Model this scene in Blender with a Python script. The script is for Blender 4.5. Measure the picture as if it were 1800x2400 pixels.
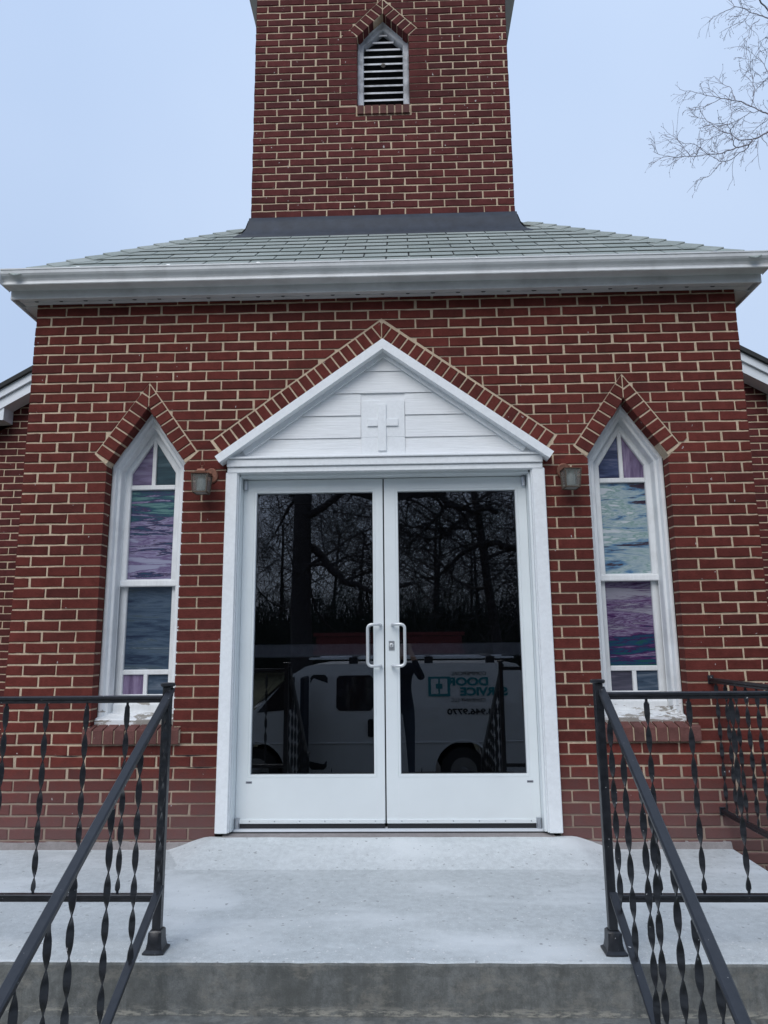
import bpy, bmesh, math, random
from mathutils import Vector, Matrix, noise
from mathutils.geometry import tessellate_polygon
R = math.radians
random.seed(7)
sc = bpy.context.scene
for o in list(bpy.data.objects): bpy.data.objects.remove(o)
COL = sc.collection

# ------------------------------------------------------------------ camera
CAM = (0.1291, -4.3791, 1.0985)
yaw, pitch, roll, fpx = 0.0278, 0.1825, -0.0094, 1650.4
cd = bpy.data.cameras.new('camera'); cam = bpy.data.objects.new('camera', cd); COL.objects.link(cam)
fw = Vector((-math.sin(yaw)*math.cos(pitch), math.cos(yaw)*math.cos(pitch), math.sin(pitch)))
rt = Vector((math.cos(yaw), math.sin(yaw), 0)); up = rt.cross(fw)
r2 = rt*math.cos(roll) + up*math.sin(roll); u2 = -rt*math.sin(roll) + up*math.cos(roll)
m = Matrix((r2, u2, -fw)).transposed().to_4x4(); m.translation = Vector(CAM)
cam.matrix_world = m
cd.sensor_fit = 'HORIZONTAL'; cd.sensor_width = 36; cd.lens = fpx/1800*36
cd.clip_start = 0.02; cd.clip_end = 600
sc.camera = cam
sc.render.resolution_x = 768; sc.render.resolution_y = 1024

# ------------------------------------------------------------------ sky and sun (overcast)
SUN_EL, SUN_AZ = R(43), R(196)      # sun behind the photographer, a little to the left
w = bpy.data.worlds.new('World'); sc.world = w; w.use_nodes = True
nt = w.node_tree; nt.nodes.clear()
wo = nt.nodes.new('ShaderNodeOutputWorld'); bg = nt.nodes.new('ShaderNodeBackground')
sky = nt.nodes.new('ShaderNodeTexSky'); sky.sky_type = 'NISHITA'; sky.sun_disc = False
sky.sun_elevation = SUN_EL; sky.sun_rotation = SUN_AZ; sky.air_density = 1.0; sky.dust_density = 2.0
tc = nt.nodes.new('ShaderNodeTexCoord'); nz = nt.nodes.new('ShaderNodeTexNoise')
nz.inputs['Scale'].default_value = 1.0; nz.inputs['Detail'].default_value = 4
cr = nt.nodes.new('ShaderNodeValToRGB')
cr.color_ramp.elements[0].position = .35; cr.color_ramp.elements[0].color = (3.32, 4.34, 6.18, 1)
cr.color_ramp.elements[1].position = .70; cr.color_ramp.elements[1].color = (4.30, 5.25, 6.85, 1)
mx = nt.nodes.new('ShaderNodeMixRGB'); mx.inputs[0].default_value = .86
nt.links.new(tc.outputs['Generated'], nz.inputs['Vector']); nt.links.new(nz.outputs['Fac'], cr.inputs[0])
nt.links.new(sky.outputs[0], mx.inputs[1]); nt.links.new(cr.outputs[0], mx.inputs[2])
# overcast sky: evenly a little brighter towards the zenith
sx = nt.nodes.new('ShaderNodeSeparateXYZ'); nt.links.new(tc.outputs['Generated'], sx.inputs[0])
mr = nt.nodes.new('ShaderNodeMapRange'); nt.links.new(sx.outputs['Z'], mr.inputs[0])
for i_, v_ in enumerate((0.0, 1.0, 1.0, 1.45)): mr.inputs[i_+1].default_value = v_
vm = nt.nodes.new('ShaderNodeVectorMath'); vm.operation = 'SCALE'
nt.links.new(mx.outputs[0], vm.inputs[0]); nt.links.new(mr.outputs[0], vm.inputs['Scale'])
nt.links.new(vm.outputs[0], bg.inputs[0]); bg.inputs[1].default_value = .083
nt.links.new(bg.outputs[0], wo.inputs[0])
sl = bpy.data.lights.new('sun', 'SUN'); sl.energy = 1.5; sl.angle = R(45); sl.color = (1, .98, .95)
so = bpy.data.objects.new('sun', sl); COL.objects.link(so)
d = Vector((math.cos(SUN_EL)*math.sin(SUN_AZ), math.cos(SUN_EL)*math.cos(SUN_AZ), math.sin(SUN_EL)))
so.rotation_euler = d.to_track_quat('Z', 'Y').to_euler(); so.location = (0, -8, 12)
vs = sc.view_settings; vs.view_transform = 'Standard'; vs.look = 'None'; vs.exposure = 0.55; vs.gamma = 1.0
vs.use_curve_mapping = False

# ------------------------------------------------------------------ materials
def mat(name):
    m = bpy.data.materials.new(name); m.use_nodes = True
    return m, m.node_tree, m.node_tree.nodes['Principled BSDF']
def N(nt, t, **k):
    n = nt.nodes.new(t)
    for a, v in k.items():
        if a in n.inputs: n.inputs[a].default_value = v
        else: setattr(n, a, v)
    return n
def L(nt, a, b): nt.links.new(a, b)
def pos(nt, sx=1, sy=1, sz=1):
    g = N(nt, 'ShaderNodeNewGeometry'); mp = N(nt, 'ShaderNodeMapping'); mp.inputs['Scale'].default_value = (sx, sy, sz)
    L(nt, g.outputs['Position'], mp.inputs[0]); return mp.outputs[0]
def tex(nt, vec, scale, detail=4, rough=.55, dist=0):
    n = N(nt, 'ShaderNodeTexNoise'); n.inputs['Scale'].default_value = scale; n.inputs['Detail'].default_value = detail
    n.inputs['Roughness'].default_value = rough; n.inputs['Distortion'].default_value = dist
    L(nt, vec, n.inputs['Vector']); return n.outputs['Fac']
def ramp(nt, fac, stops, const=False):
    c = N(nt, 'ShaderNodeValToRGB'); e = c.color_ramp.elements
    while len(e) < len(stops): e.new(.5)
    for i, (p, col) in enumerate(stops):
        e[i].position = p; e[i].color = (col if isinstance(col, tuple) else (col,)*3) + (1,)
    if const: c.color_ramp.interpolation = 'CONSTANT'
    L(nt, fac, c.inputs[0]); return c.outputs[0]
def mix(nt, fac, a, b, blend='MIX'):
    n = N(nt, 'ShaderNodeMixRGB'); n.blend_type = blend
    for i, v in ((0, fac), (1, a), (2, b)):
        if isinstance(v, (int, float)): n.inputs[i].default_value = v if i == 0 else (v, v, v, 1)
        elif isinstance(v, tuple): n.inputs[i].default_value = v + (1,)
        else: L(nt, v, n.inputs[i])
    return n.outputs[0]
def math_(nt, op, a, b=0, c=None):
    n = N(nt, 'ShaderNodeMath'); n.operation = op
    for i, v in enumerate((a, b) + (() if c is None else (c,))):
        if isinstance(v, (int, float)): n.inputs[i].default_value = v
        else: L(nt, v, n.inputs[i])
    return n.outputs[0]
def bump(nt, b, h, strength=.4, dist=.003):
    n = N(nt, 'ShaderNodeBump'); n.inputs['Strength'].default_value = strength; n.inputs['Distance'].default_value = dist
    L(nt, h, n.inputs['Height']); L(nt, n.outputs[0], b.inputs['Normal'])
def sepz(nt):
    g = N(nt, 'ShaderNodeNewGeometry'); s = N(nt, 'ShaderNodeSeparateXYZ'); L(nt, g.outputs['Position'], s.inputs[0]); return s.outputs
def maprange(nt, v, a, b, c=0, d=1):
    n = N(nt, 'ShaderNodeMapRange'); L(nt, v, n.inputs[0])
    for i, x in enumerate((a, b, c, d)): n.inputs[i+1].default_value = x
    return n.outputs[0]

def brick_mat(name, c1, c2, c3):
    m, nt, b = mat(name)
    oi = N(nt, 'ShaderNodeObjectInfo'); g = N(nt, 'ShaderNodeNewGeometry')
    rnd = math_(nt, 'FRACT', math_(nt, 'ADD', oi.outputs['Random'], g.outputs['Random Per Island']))
    col = ramp(nt, rnd, [(0, c1), (.45, c2), (.85, c3), (1, tuple(x*.88 for x in c1))])
    fine = tex(nt, pos(nt, 60, 60, 320), 1, 3, .7)
    blot = tex(nt, pos(nt, 1, 1, 1), 14, 4, .6)
    big = tex(nt, pos(nt, 1, 1, 1), 1.1, 3, .5)
    col = mix(nt, 1, col, ramp(nt, fine, [(.3, .78), (.7, 1.2)]), 'MULTIPLY')
    col = mix(nt, 1, col, ramp(nt, blot, [(.3, .82), (.7, 1.2)]), 'MULTIPLY')
    col = mix(nt, 1, col, ramp(nt, big, [(.35, .86), (.65, 1.15)]), 'MULTIPLY')
    # splash stain on the lowest courses
    z = sepz(nt)['Z']
    st = math_(nt, 'MULTIPLY', maprange(nt, math_(nt, 'ADD', z, math_(nt, 'MULTIPLY', blot, .25)), .55, .08), .55)
    st = math_(nt, 'MULTIPLY', st, maprange(nt, z, 3.0, 1.0))
    col = mix(nt, st, col, (.20, .135, .13))
    # small white flecks of old paint and droppings
    fl = tex(nt, pos(nt, 1, 1, .6), 38, 2, .5)
    col = mix(nt, maprange(nt, fl, .742, .76, 0, .75), col, (.6, .58, .56))
    L(nt, col, b.inputs['Base Color']); b.inputs['Roughness'].default_value = .82
    b.inputs['Specular IOR Level'].default_value = .12
    h = math_(nt, 'ADD', math_(nt, 'MULTIPLY', fine, .8), math_(nt, 'MULTIPLY', blot, .6))
    bump(nt, b, h, .75, .004)
    return m
M = {}
M['brick'] = brick_mat('red_brick', (.112, .0275, .0220), (.132, .0315, .0250), (.094, .0255, .0215))
M['brick3'] = brick_mat('weathered_sill_brick', (.135, .060, .052), (.150, .066, .058), (.115, .055, .050))
M['brick2'] = brick_mat('tower_brick', (.094, .026, .025), (.110, .030, .028), (.082, .025, .025))  # purplish shift tints the veiling haze into the brick colour
def mortar_mat():
    m, nt, b = mat('mortar')
    a = tex(nt, pos(nt), 45, 4, .7); c = tex(nt, pos(nt), 3, 3)
    col = ramp(nt, a, [(.3, (.48, .375, .265)), (.7, (.64, .515, .375))])
    col = mix(nt, 1, col, ramp(nt, c, [(.3, .85), (.7, 1.1)]), 'MULTIPLY')
    z = sepz(nt)['Z']
    col = mix(nt, maprange(nt, math_(nt, 'ADD', z, math_(nt, 'MULTIPLY', c, .4)), .75, .28, 0, .72), col, (.20, .145, .13))
    L(nt, col, b.inputs['Base Color']); b.inputs['Roughness'].default_value = .95
    bump(nt, b, a, .8, .005); return m
M['mortar'] = mortar_mat()
def paint_mat(name, base, grain=(2, 2, 60), dirt=.06, rough=.45, peel=None, bumps=.25, dirtcol=(.35, .34, .33), gs=1.0):
    m, nt, b = mat(name)
    gr = tex(nt, pos(nt, *grain), gs, 4, .6); d1 = tex(nt, pos(nt), 5, 5, .65)
    col = mix(nt, ramp(nt, d1, [(.45, 0.0), (.75, dirt*3)]), base, dirtcol)
    col = mix(nt, 1, col, ramp(nt, gr, [(.3, .94), (.7, 1.03)]), 'MULTIPLY')
    if peel:
        z0, z1, amt = peel
        z = sepz(nt)['Z']; p = tex(nt, pos(nt, 6, 6, 22), 1.4, 5, .65, .6)
        thr = maprange(nt, z, z0, z1, 0, amt)
        pe = maprange(nt, math_(nt, 'ADD', p, thr), .74, .755)
        pe2 = maprange(nt, math_(nt, 'ADD', p, thr), .725, .74)
        col = mix(nt, math_(nt, 'MULTIPLY', pe2, .55), col, (.40, .38, .36)); col = mix(nt, pe, col, (.30, .28, .25))
    L(nt, col, b.inputs['Base Color']); b.inputs['Roughness'].default_value = rough
    bump(nt, b, gr, bumps, .003); return m
M['white'] = paint_mat('white_trim_paint', (.82, .845, .86), (4, 4, 4), .03, .5, gs=12)
M['siding'] = paint_mat('white_woodgrain_siding', (.80, .82, .835), (5, 5, 90), .02, .5, bumps=.8)
M['oldwhite'] = paint_mat('old_white_window_paint', (.79, .81, .82), (90, 90, 5), .10, .55, peel=(.80, .60, .30), bumps=.5)
M['louver'] = paint_mat('peeling_louver_paint', (.62, .64, .68), (20, 20, 60), .45, .65, peel=(7.0, 4.0, .20), bumps=.5, dirtcol=(.25, .26, .28))
M['doorwhite'] = paint_mat('door_white_enamel', (.77, .815, .825), (1, 1, 1), .01, .32, bumps=.02)
M['gutter'] = paint_mat('gutter_enamel', (.72, .735, .74), (1, 6, 6), .10, .42, bumps=.08, dirtcol=(.20, .20, .20))
M['soffit'] = paint_mat('soffit_enamel', (.74, .75, .76), (1, 6, 6), .10, .5, bumps=.05)
M['fascia'] = paint_mat('clean_fascia_enamel', (.74, .78, .82), (1, 6, 6), .03, .4, bumps=.05)
def simple(name, col, rough=.5, metal=0, nscale=30, amt=.12, bs=.2, spec=.5):
    m, nt, b = mat(name)
    a = tex(nt, pos(nt), nscale, 4, .6)
    c = mix(nt, 1, col, ramp(nt, a, [(.3, 1-amt), (.7, 1+amt)]), 'MULTIPLY')
    L(nt, c, b.inputs['Base Color']); b.inputs['Roughness'].default_value = rough; b.inputs['Metallic'].default_value = metal
    b.inputs['Specular IOR Level'].default_value = spec
    if bs: bump(nt, b, a, bs, .002)
    return m
M['alu'] = simple('brushed_aluminium', (.55, .57, .60), .35, .9, 60, .1, .05)
M['handle'] = simple('satin_handle', (.66, .68, .69), .30, .35, 40, .04, 0)
M['gap'] = simple('dark_gap_rubber', (.012, .013, .016), .6)
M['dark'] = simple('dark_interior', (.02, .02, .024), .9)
M['interior'] = simple('unlit_interior', (.022, .022, .026), .9)
M['pushbar'] = simple('push_bar_grey', (.80, .80, .84), .5, .0)
M['copper'] = simple('tarnished_copper', (.17, .075, .048), .5, .5, 50, .35)
M['lampmetal'] = simple('lantern_bronze_metal', (.10, .075, .055), .5, .4, 60, .3)
M['tag'] = simple('silver_tag', (.30, .32, .36), .35, .5)
M['tagtext'] = simple('tag_print', (.08, .08, .10), .5)
M['flash'] = simple('blue_grey_flashing', (.026, .034, .050), .65, .1, 12, .25, .3)
M['nest'] = simple('grey_paper_nest', (.22, .20, .18), .9, 0, 80, .35, .8)
M['bark'] = simple('bark', (.085, .075, .080), .9, 0, 25, .35, .6)
M['twig'] = simple('pale_twig_bark', (.21, .20, .23), .9, 0, 25, .2, .3)
M['farbark'] = simple('dark_bark', (.045, .040, .042), .9, 0, 25, .35, .4)
M['brush'] = simple('evergreen_leaf', (.025, .035, .028), .8, 0, 8, .5, 0)
M['vanwhite'] = simple('van_white_paint', (.62, .63, .64), .3, 0, 5, .03, 0)
M['vanglass'] = simple('van_dark_glass', (.02, .022, .026), .05, 0, 5, .0, 0)
M['tyre'] = simple('tyre_rubber', (.02, .02, .021), .8)
M['rim'] = simple('steel_wheel', (.35, .35, .36), .4, .6)
M['teal'] = simple('teal_lettering', (.02, .22, .25), .5, 0, 5, 0, 0)
M['blackprint'] = simple('black_lettering', (.02, .02, .022), .5, 0, 5, 0, 0)
M['red'] = simple('red_fibreglass', (.15, .03, .03), .7)
M['tail'] = simple('tail_light_red', (.35, .02, .02), .2)
M['jacket'] = simple('dark_jacket_cloth', (.018, .022, .035), .9)
M['jeans'] = simple('dark_jeans_cloth', (.03, .04, .06), .9)
M['skin'] = simple('skin', (.50, .32, .24), .5, 0, 20, .05, 0)
M['hair'] = simple('brown_hair', (.05, .032, .022), .7)
def rail_mat():
    m, nt, b = mat('black_rail_paint')
    a = tex(nt, pos(nt), 35, 5, .65); f = tex(nt, pos(nt), 55, 2, .5)
    c = ramp(nt, a, [(.3, (.007, .008, .011)), (.75, (.018, .020, .026))])
    c = mix(nt, maprange(nt, f, .735, .75, 0, .8), c, (.55, .55, .55))
    L(nt, c, b.inputs['Base Color']); L(nt, maprange(nt, a, .3, .7, .30, .45), b.inputs['Roughness'])
    b.inputs['Specular IOR Level'].default_value = .65
    bump(nt, b, a, .25, .002); return m
M['rail'] = rail_mat()
def concrete_mat(name, lo, hi, streak=0, speck=.5, patch=None):
    m, nt, b = mat(name)
    a = tex(nt, pos(nt), 1.7, 5, .6, .4); c = tex(nt, pos(nt), 26, 5, .7); f = tex(nt, pos(nt), 240, 2, .6)
    col = ramp(nt, a, [(.28, lo), (.72, hi)])
    col = mix(nt, 1, col, ramp(nt, c, [(.3, .86 if not streak else .66), (.7, 1.10 if not streak else 1.32)]), 'MULTIPLY')
    col = mix(nt, 1, col, ramp(nt, f, [(.3, .86), (.7, 1.10)]), 'MULTIPLY')
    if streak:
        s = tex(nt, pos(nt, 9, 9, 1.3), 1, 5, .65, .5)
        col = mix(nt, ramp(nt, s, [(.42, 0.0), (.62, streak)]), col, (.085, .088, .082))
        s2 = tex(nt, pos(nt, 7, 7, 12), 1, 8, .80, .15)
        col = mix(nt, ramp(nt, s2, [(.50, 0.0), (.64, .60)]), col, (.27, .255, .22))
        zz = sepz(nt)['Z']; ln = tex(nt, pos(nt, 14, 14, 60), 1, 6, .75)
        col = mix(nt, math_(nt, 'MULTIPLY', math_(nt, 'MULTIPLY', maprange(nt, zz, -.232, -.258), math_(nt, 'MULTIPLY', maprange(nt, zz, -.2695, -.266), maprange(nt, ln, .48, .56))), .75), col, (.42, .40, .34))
    if patch:
        p = tex(nt, pos(nt, 1.0, 2.4, 1), 1.3, 3, .5, .3)
        col = mix(nt, ramp(nt, p, [(.50, 0.0), (.66, .8)]), col, patch)
        # worn aggregate flecks gather along the front edge
        sp = tex(nt, pos(nt, 1, 1, 1), 60, 1, .5)
        y = sepz(nt)['Y']
        k = maprange(nt, y, -.8, -1.45, 0, .055)
        col = mix(nt, maprange(nt, math_(nt, 'ADD', sp, k), .735, .75, 0, speck), col, (.75, .74, .72))
        sp2 = tex(nt, pos(nt, 1, 1, 1), 33, 1, .5)
        col = mix(nt, maprange(nt, sp2, .272, .255, 0, .5), col, (.16, .16, .16))
    L(nt, col, b.inputs['Base Color']); b.inputs['Roughness'].default_value = .88
    bump(nt, b, math_(nt, 'ADD', c, math_(nt, 'MULTIPLY', f, .5)), .4, .004); return m
M['conc'] = concrete_mat('pale_concrete', (.49, .52, .52), (.59, .615, .61), 0, .8, (.70, .725, .725))
M['apron'] = concrete_mat('smooth_new_concrete', (.57, .60, .60), (.64, .665, .665), 0, .3, (.70, .725, .725))
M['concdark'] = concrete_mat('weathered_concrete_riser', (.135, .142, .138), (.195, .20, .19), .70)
M['parge'] = concrete_mat('mortar_wash', (.22, .20, .195), (.32, .29, .28))
def shingle_mat():
    m, nt, b = mat('grey_green_shingle')
    oi = N(nt, 'ShaderNodeObjectInfo'); g = N(nt, 'ShaderNodeNewGeometry')
    rnd = math_(nt, 'FRACT', math_(nt, 'ADD', oi.outputs['Random'], g.outputs['Random Per Island']))
    a = tex(nt, pos(nt), 160, 3, .8); c = tex(nt, pos(nt), 2.5, 4, .6)
    col = ramp(nt, rnd, [(0, (.27, .305, .285)), (1, (.33, .36, .34))])
    col = mix(nt, 1, col, ramp(nt, a, [(.25, .70), (.75, 1.28)]), 'MULTIPLY')
    col = mix(nt, 1, col, ramp(nt, c, [(.3, .88), (.7, 1.1)]), 'MULTIPLY')
    L(nt, col, b.inputs['Base Color']); b.inputs['Roughness'].default_value = .95; bump(nt, b, a, .6, .003); return m
M['shingle'] = shingle_mat()
M['underlay'] = simple('shingle_shadow_line', (.035, .037, .037), .95)
def glass_mat(name, tint, ior=1.75, rough=0.0):
    m, nt, b = mat(name); nt.nodes.remove(b); out = nt.nodes['Material Output']
    tr = N(nt, 'ShaderNodeBsdfTransparent'); tr.inputs[0].default_value = tint + (1,)
    gl = N(nt, 'ShaderNodeBsdfGlossy'); gl.inputs['Roughness'].default_value = rough
    fr = N(nt, 'ShaderNodeFresnel'); fr.inputs[0].default_value = ior
    mxs = N(nt, 'ShaderNodeMixShader'); L(nt, fr.outputs[0], mxs.inputs[0]); L(nt, tr.outputs[0], mxs.inputs[1]); L(nt, gl.outputs[0], mxs.inputs[2])
    L(nt, mxs.outputs[0], out.inputs[0]); return m
M['doorglass'] = glass_mat('tinted_door_glass', (.74, .76, .80), 2.15)
M['lampglass'] = simple('hazy_lantern_glass', (.24, .26, .24), .18, 0, 90, .2, 0)
M['lampglass'].node_tree.nodes['Principled BSDF'].inputs['Alpha'].default_value = .42
def lampinner():
    return simple('frosted_lamp_glass', (.30, .32, .31), .35)
M['lampinner'] = lampinner()
def stained(name, stops, vert=False, sc_=1.0, off=0.0, grad=0.0, z0=0, z1=1, lo=.37, hi=.64):
    m, nt, b = mat(name)
    s = (7, 7, 62) if not vert else (60, 60, 10)
    v = pos(nt, *[x*sc_*.55 for x in s]); ad = N(nt, 'ShaderNodeVectorMath'); ad.operation = 'ADD'
    ad.inputs[1].default_value = (off*13.7, off*7.1, off*23.3); L(nt, v, ad.inputs[0]); v = ad.outputs[0]
    a = tex(nt, v, .55, 6, .62, 1.1)
    wv = tex(nt, v, 2.6, 4, .7, .8)
    f = math_(nt, 'ADD', math_(nt, 'MULTIPLY', a, .8), math_(nt, 'MULTIPLY', wv, .2))
    f = maprange(nt, f, lo, hi)
    if grad:
        g = maprange(nt, sepz(nt)['Z'], z0, z1, -grad, grad); f = math_(nt, 'ADD', f, g)
    col = mix(nt, 1, ramp(nt, f, stops), (.74, .72, .75), 'MULTIPLY')
    L(nt, col, b.inputs['Base Color']); b.inputs['Roughness'].default_value = .16
    b.inputs['Specular IOR Level'].default_value = .7
    bump(nt, b, a, .12, .004); return m

# ------------------------------------------------------------------ mesh helper
class MB:
    def __init__(s): s.v = []; s.f = []
    def add(s, vs, fs):
        n = len(s.v); s.v += [tuple(v) for v in vs]; s.f += [tuple(n+i for i in f) for f in fs]; return s
    def box(s, x0, x1, y0, y1, z0, z1, bev=0):
        if bev <= 0:
            V = [(x, y, z) for x in (x0, x1) for y in (y0, y1) for z in (z0, z1)]
            return s.add(V, [(0, 1, 3, 2), (4, 6, 7, 5), (0, 4, 5, 1), (2, 3, 7, 6), (0, 2, 6, 4), (1, 5, 7, 3)])
        b = bev; V = []; 
        cx = [(x0, 1), (x1, -1)]; cy = [(y0, 1), (y1, -1)]; cz = [(z0, 1), (z1, -1)]
        idx = {}
        for i, (x, sx) in enumerate(cx):
            for j, (y, sy) in enumerate(cy):
                for k, (z, sz) in enumerate(cz):
                    idx[i, j, k, 'x'] = len(V); V.append((x, y+sy*b, z+sz*b))
                    idx[i, j, k, 'y'] = len(V); V.append((x+sx*b, y, z+sz*b))
                    idx[i, j, k, 'z'] = len(V); V.append((x+sx*b, y+sy*b, z))
        F = []
        for i in (0, 1): F.append([idx[i, 0, 0, 'x'], idx[i, 0, 1, 'x'], idx[i, 1, 1, 'x'], idx[i, 1, 0, 'x']][::1 if i == 0 else -1])
        for j in (0, 1): F.append([idx[0, j, 0, 'y'], idx[1, j, 0, 'y'], idx[1, j, 1, 'y'], idx[0, j, 1, 'y']][::1 if j == 0 else -1])
        for k in (0, 1): F.append([idx[0, 0, k, 'z'], idx[0, 1, k, 'z'], idx[1, 1, k, 'z'], idx[1, 0, k, 'z']][::1 if k == 0 else -1])
        for j in (0, 1):
            for k in (0, 1): F.append([idx[0, j, k, 'y'], idx[1, j, k, 'y'], idx[1, j, k, 'z'], idx[0, j, k, 'z']])
        for i in (0, 1):
            for k in (0, 1): F.append([idx[i, 0, k, 'x'], idx[i, 1, k, 'x'], idx[i, 1, k, 'z'], idx[i, 0, k, 'z']])
        for i in (0, 1):
            for j in (0, 1): F.append([idx[i, j, 0, 'x'], idx[i, j, 1, 'x'], idx[i, j, 1, 'y'], idx[i, j, 0, 'y']])
        for i in (0, 1):
            for j in (0, 1):
                for k in (0, 1): F.append([idx[i, j, k, 'x'], idx[i, j, k, 'y'], idx[i, j, k, 'z']])
        return s.add(V, F)
    def prism(s, poly, y0, y1):            # poly of (x,z), extruded along y
        n = len(poly); V = [(x, y0, z) for x, z in poly] + [(x, y1, z) for x, z in poly]
        F = [tuple(range(n)), tuple(range(2*n-1, n-1, -1))] + [(i, i+n, (i+1) % n+n, (i+1) % n) for i in range(n)]
        return s.add(V, F)
    def prof_x(s, prof, x0, x1, closed=True):   # prof of (y,z) extruded along x
        n = len(prof); V = [(x0, y, z) for y, z in prof] + [(x1, y, z) for y, z in prof]
        F = [(i, (i+1) % n, (i+1) % n+n, i+n) for i in range(n if closed else n-1)]
        if closed: F += [tuple(range(n-1, -1, -1)), tuple(range(n, 2*n))]
        return s.add(V, F)
    def loft(s, loops, cap=False):          # loops: list of (poly,y)
        n = len(loops[0][0]); V = []; F = []
        for p, y in loops: V += [(a, y, b) for a, b in p]
        for k in range(len(loops)-1):
            for i in range(n): F.append((k*n+i, k*n+(i+1) % n, (k+1)*n+(i+1) % n, (k+1)*n+i))
        if cap: F.append(tuple((len(loops)-1)*n+i for i in range(n)))
        return s.add(V, F)
    def tube(s, pts, rad, n=8, cap=True, flat=None):
        pts = [Vector(p) for p in pts]
        if isinstance(rad, (int, float)): rad = [rad]*len(pts)
        t = (pts[1]-pts[0]).normalized(); ref = Vector((0, 0, 1)) if abs(t.z) < .9 else Vector((1, 0, 0))
        a = t.cross(ref).normalized(); V = []; F = []
        for i, p in enumerate(pts):
            if i == 0: t = pts[1]-pts[0]
            elif i == len(pts)-1: t = pts[-1]-pts[-2]
            else: t = pts[i+1]-pts[i-1]
            if t.length < 1e-9: t = Vector((0, 0, 1))
            t.normalize(); a = (a - t*a.dot(t)); a = a.normalized() if a.length > 1e-6 else t.orthogonal().normalized()
            b = t.cross(a)
            for k in range(n):
                an = 2*math.pi*k/n; V.append(p + (a*math.cos(an)+b*math.sin(an))*rad[i])
        for i in range(len(pts)-1):
            for k in range(n): F.append((i*n+k, i*n+(k+1) % n, (i+1)*n+(k+1) % n, (i+1)*n+k))
        if cap: F += [tuple(range(n-1, -1, -1)), tuple((len(pts)-1)*n+k for k in range(n))]
        return s.add(V, F)
    def bar(s, p0, p1, w, h, upv=(0, 0, 1), bev=.002):   # rectangular bar from p0 to p1
        p0, p1 = Vector(p0), Vector(p1); t = (p1-p0).normalized(); side = t.cross(Vector(upv)).normalized(); u = side.cross(t)
        c = [(-w/2+bev, -h/2), (w/2-bev, -h/2), (w/2, -h/2+bev), (w/2, h/2-bev), (w/2-bev, h/2), (-w/2+bev, h/2), (-w/2, h/2-bev), (-w/2, -h/2+bev)]
        V = [p + side*a + u*b for p in (p0, p1) for a, b in c]
        F = [(i, (i+1) % 8, (i+1) % 8+8, i+8) for i in range(8)] + [tuple(range(7, -1, -1)), tuple(range(8, 16))]
        return s.add(V, F)
    def mesh(s, name, m, smooth=False):
        me = bpy.data.meshes.new(name); me.from_pydata(s.v, [], s.f); me.materials.append(m)
        bm = bmesh.new(); bm.from_mesh(me); bmesh.ops.recalc_face_normals(bm, faces=bm.faces); bm.to_mesh(me); bm.free()
        if smooth:
            for p in me.polygons: p.use_smooth = True
        me.update(); return me
    def build(s, name, m, parent=None, smooth=False, kind=None, label=None, loc=None):
        o = bpy.data.objects.new(name, s.mesh(name, m, smooth)); COL.objects.link(o)
        if parent: o.parent = parent
        if kind: o['kind'] = kind
        if label: o['label'] = label
        if loc: o.location = loc
        return o
def tag(o, label, cat, group=None):
    o['label'] = label; o['category'] = cat
    if group: o['group'] = group
    return o
def empty(name, loc, label=None, cat=None, group=None, parent=None):
    o = bpy.data.objects.new(name, None); COL.objects.link(o); o.location = loc; o.empty_display_size = .1
    if parent: o.parent = parent
    if label: tag(o, label, cat, group)
    return o
def smooth_by_angle(o, deg=35):
    me = o.data
    for p in me.polygons: p.use_smooth = True
    try: me.set_sharp_from_angle(angle=R(deg))
    except Exception: pass

# polygon tools (convex, (x,z))
def area(p): return sum(p[i][0]*p[(i+1) % len(p)][1]-p[(i+1) % len(p)][0]*p[i][1] for i in range(len(p)))/2
def ccw(p): return p if area(p) > 0 else p[::-1]
def clip(p, a, b, keep_left=True):
    out = []; s = 1 if keep_left else -1
    f = lambda q: s*((b[0]-a[0])*(q[1]-a[1])-(b[1]-a[1])*(q[0]-a[0]))
    for i in range(len(p)):
        q, r = p[i], p[(i+1) % len(p)]; fq, fr = f(q), f(r)
        if fq >= 0: out.append(q)
        if (fq > 0 and fr < 0) or (fq < 0 and fr > 0):
            t = fq/(fq-fr); out.append((q[0]+t*(r[0]-q[0]), q[1]+t*(r[1]-q[1])))
    return out
def subtract(p, c):
    c = ccw(c); rem = p; res = []
    xs = [q[0] for q in p]; zs = [q[1] for q in p]
    if max(xs) < min(q[0] for q in c) or min(xs) > max(q[0] for q in c) or max(zs) < min(q[1] for q in c) or min(zs) > max(q[1] for q in c): return [p]
    for i in range(len(c)):
        a, b = c[i], c[(i+1) % len(c)]
        o = clip(rem, a, b, False)
        if len(o) > 2 and abs(area(o)) > 1e-6: res.append(o)
        rem = clip(rem, a, b, True)
        if len(rem) < 3 or abs(area(rem)) < 1e-7: return res if abs(sum(abs(area(x)) for x in res)-abs(area(p))) > 1e-7 or len(res) > 1 else [p]
    return res
def grow(p, d):
    p = ccw(p); n = len(p); out = []
    for i in range(n):
        a, b, c = p[i-1], p[i], p[(i+1) % n]
        e1 = Vector((b[0]-a[0], b[1]-a[1])).normalized(); e2 = Vector((c[0]-b[0], c[1]-b[1])).normalized()
        n1 = Vector((e1.y, -e1.x)); n2 = Vector((e2.y, -e2.x)); s_ = n1+n2; k = 2*d/max(s_.dot(s_), .2)
        out.append((b[0]+s_.x*k, b[1]+s_.y*k))
    return out

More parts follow.
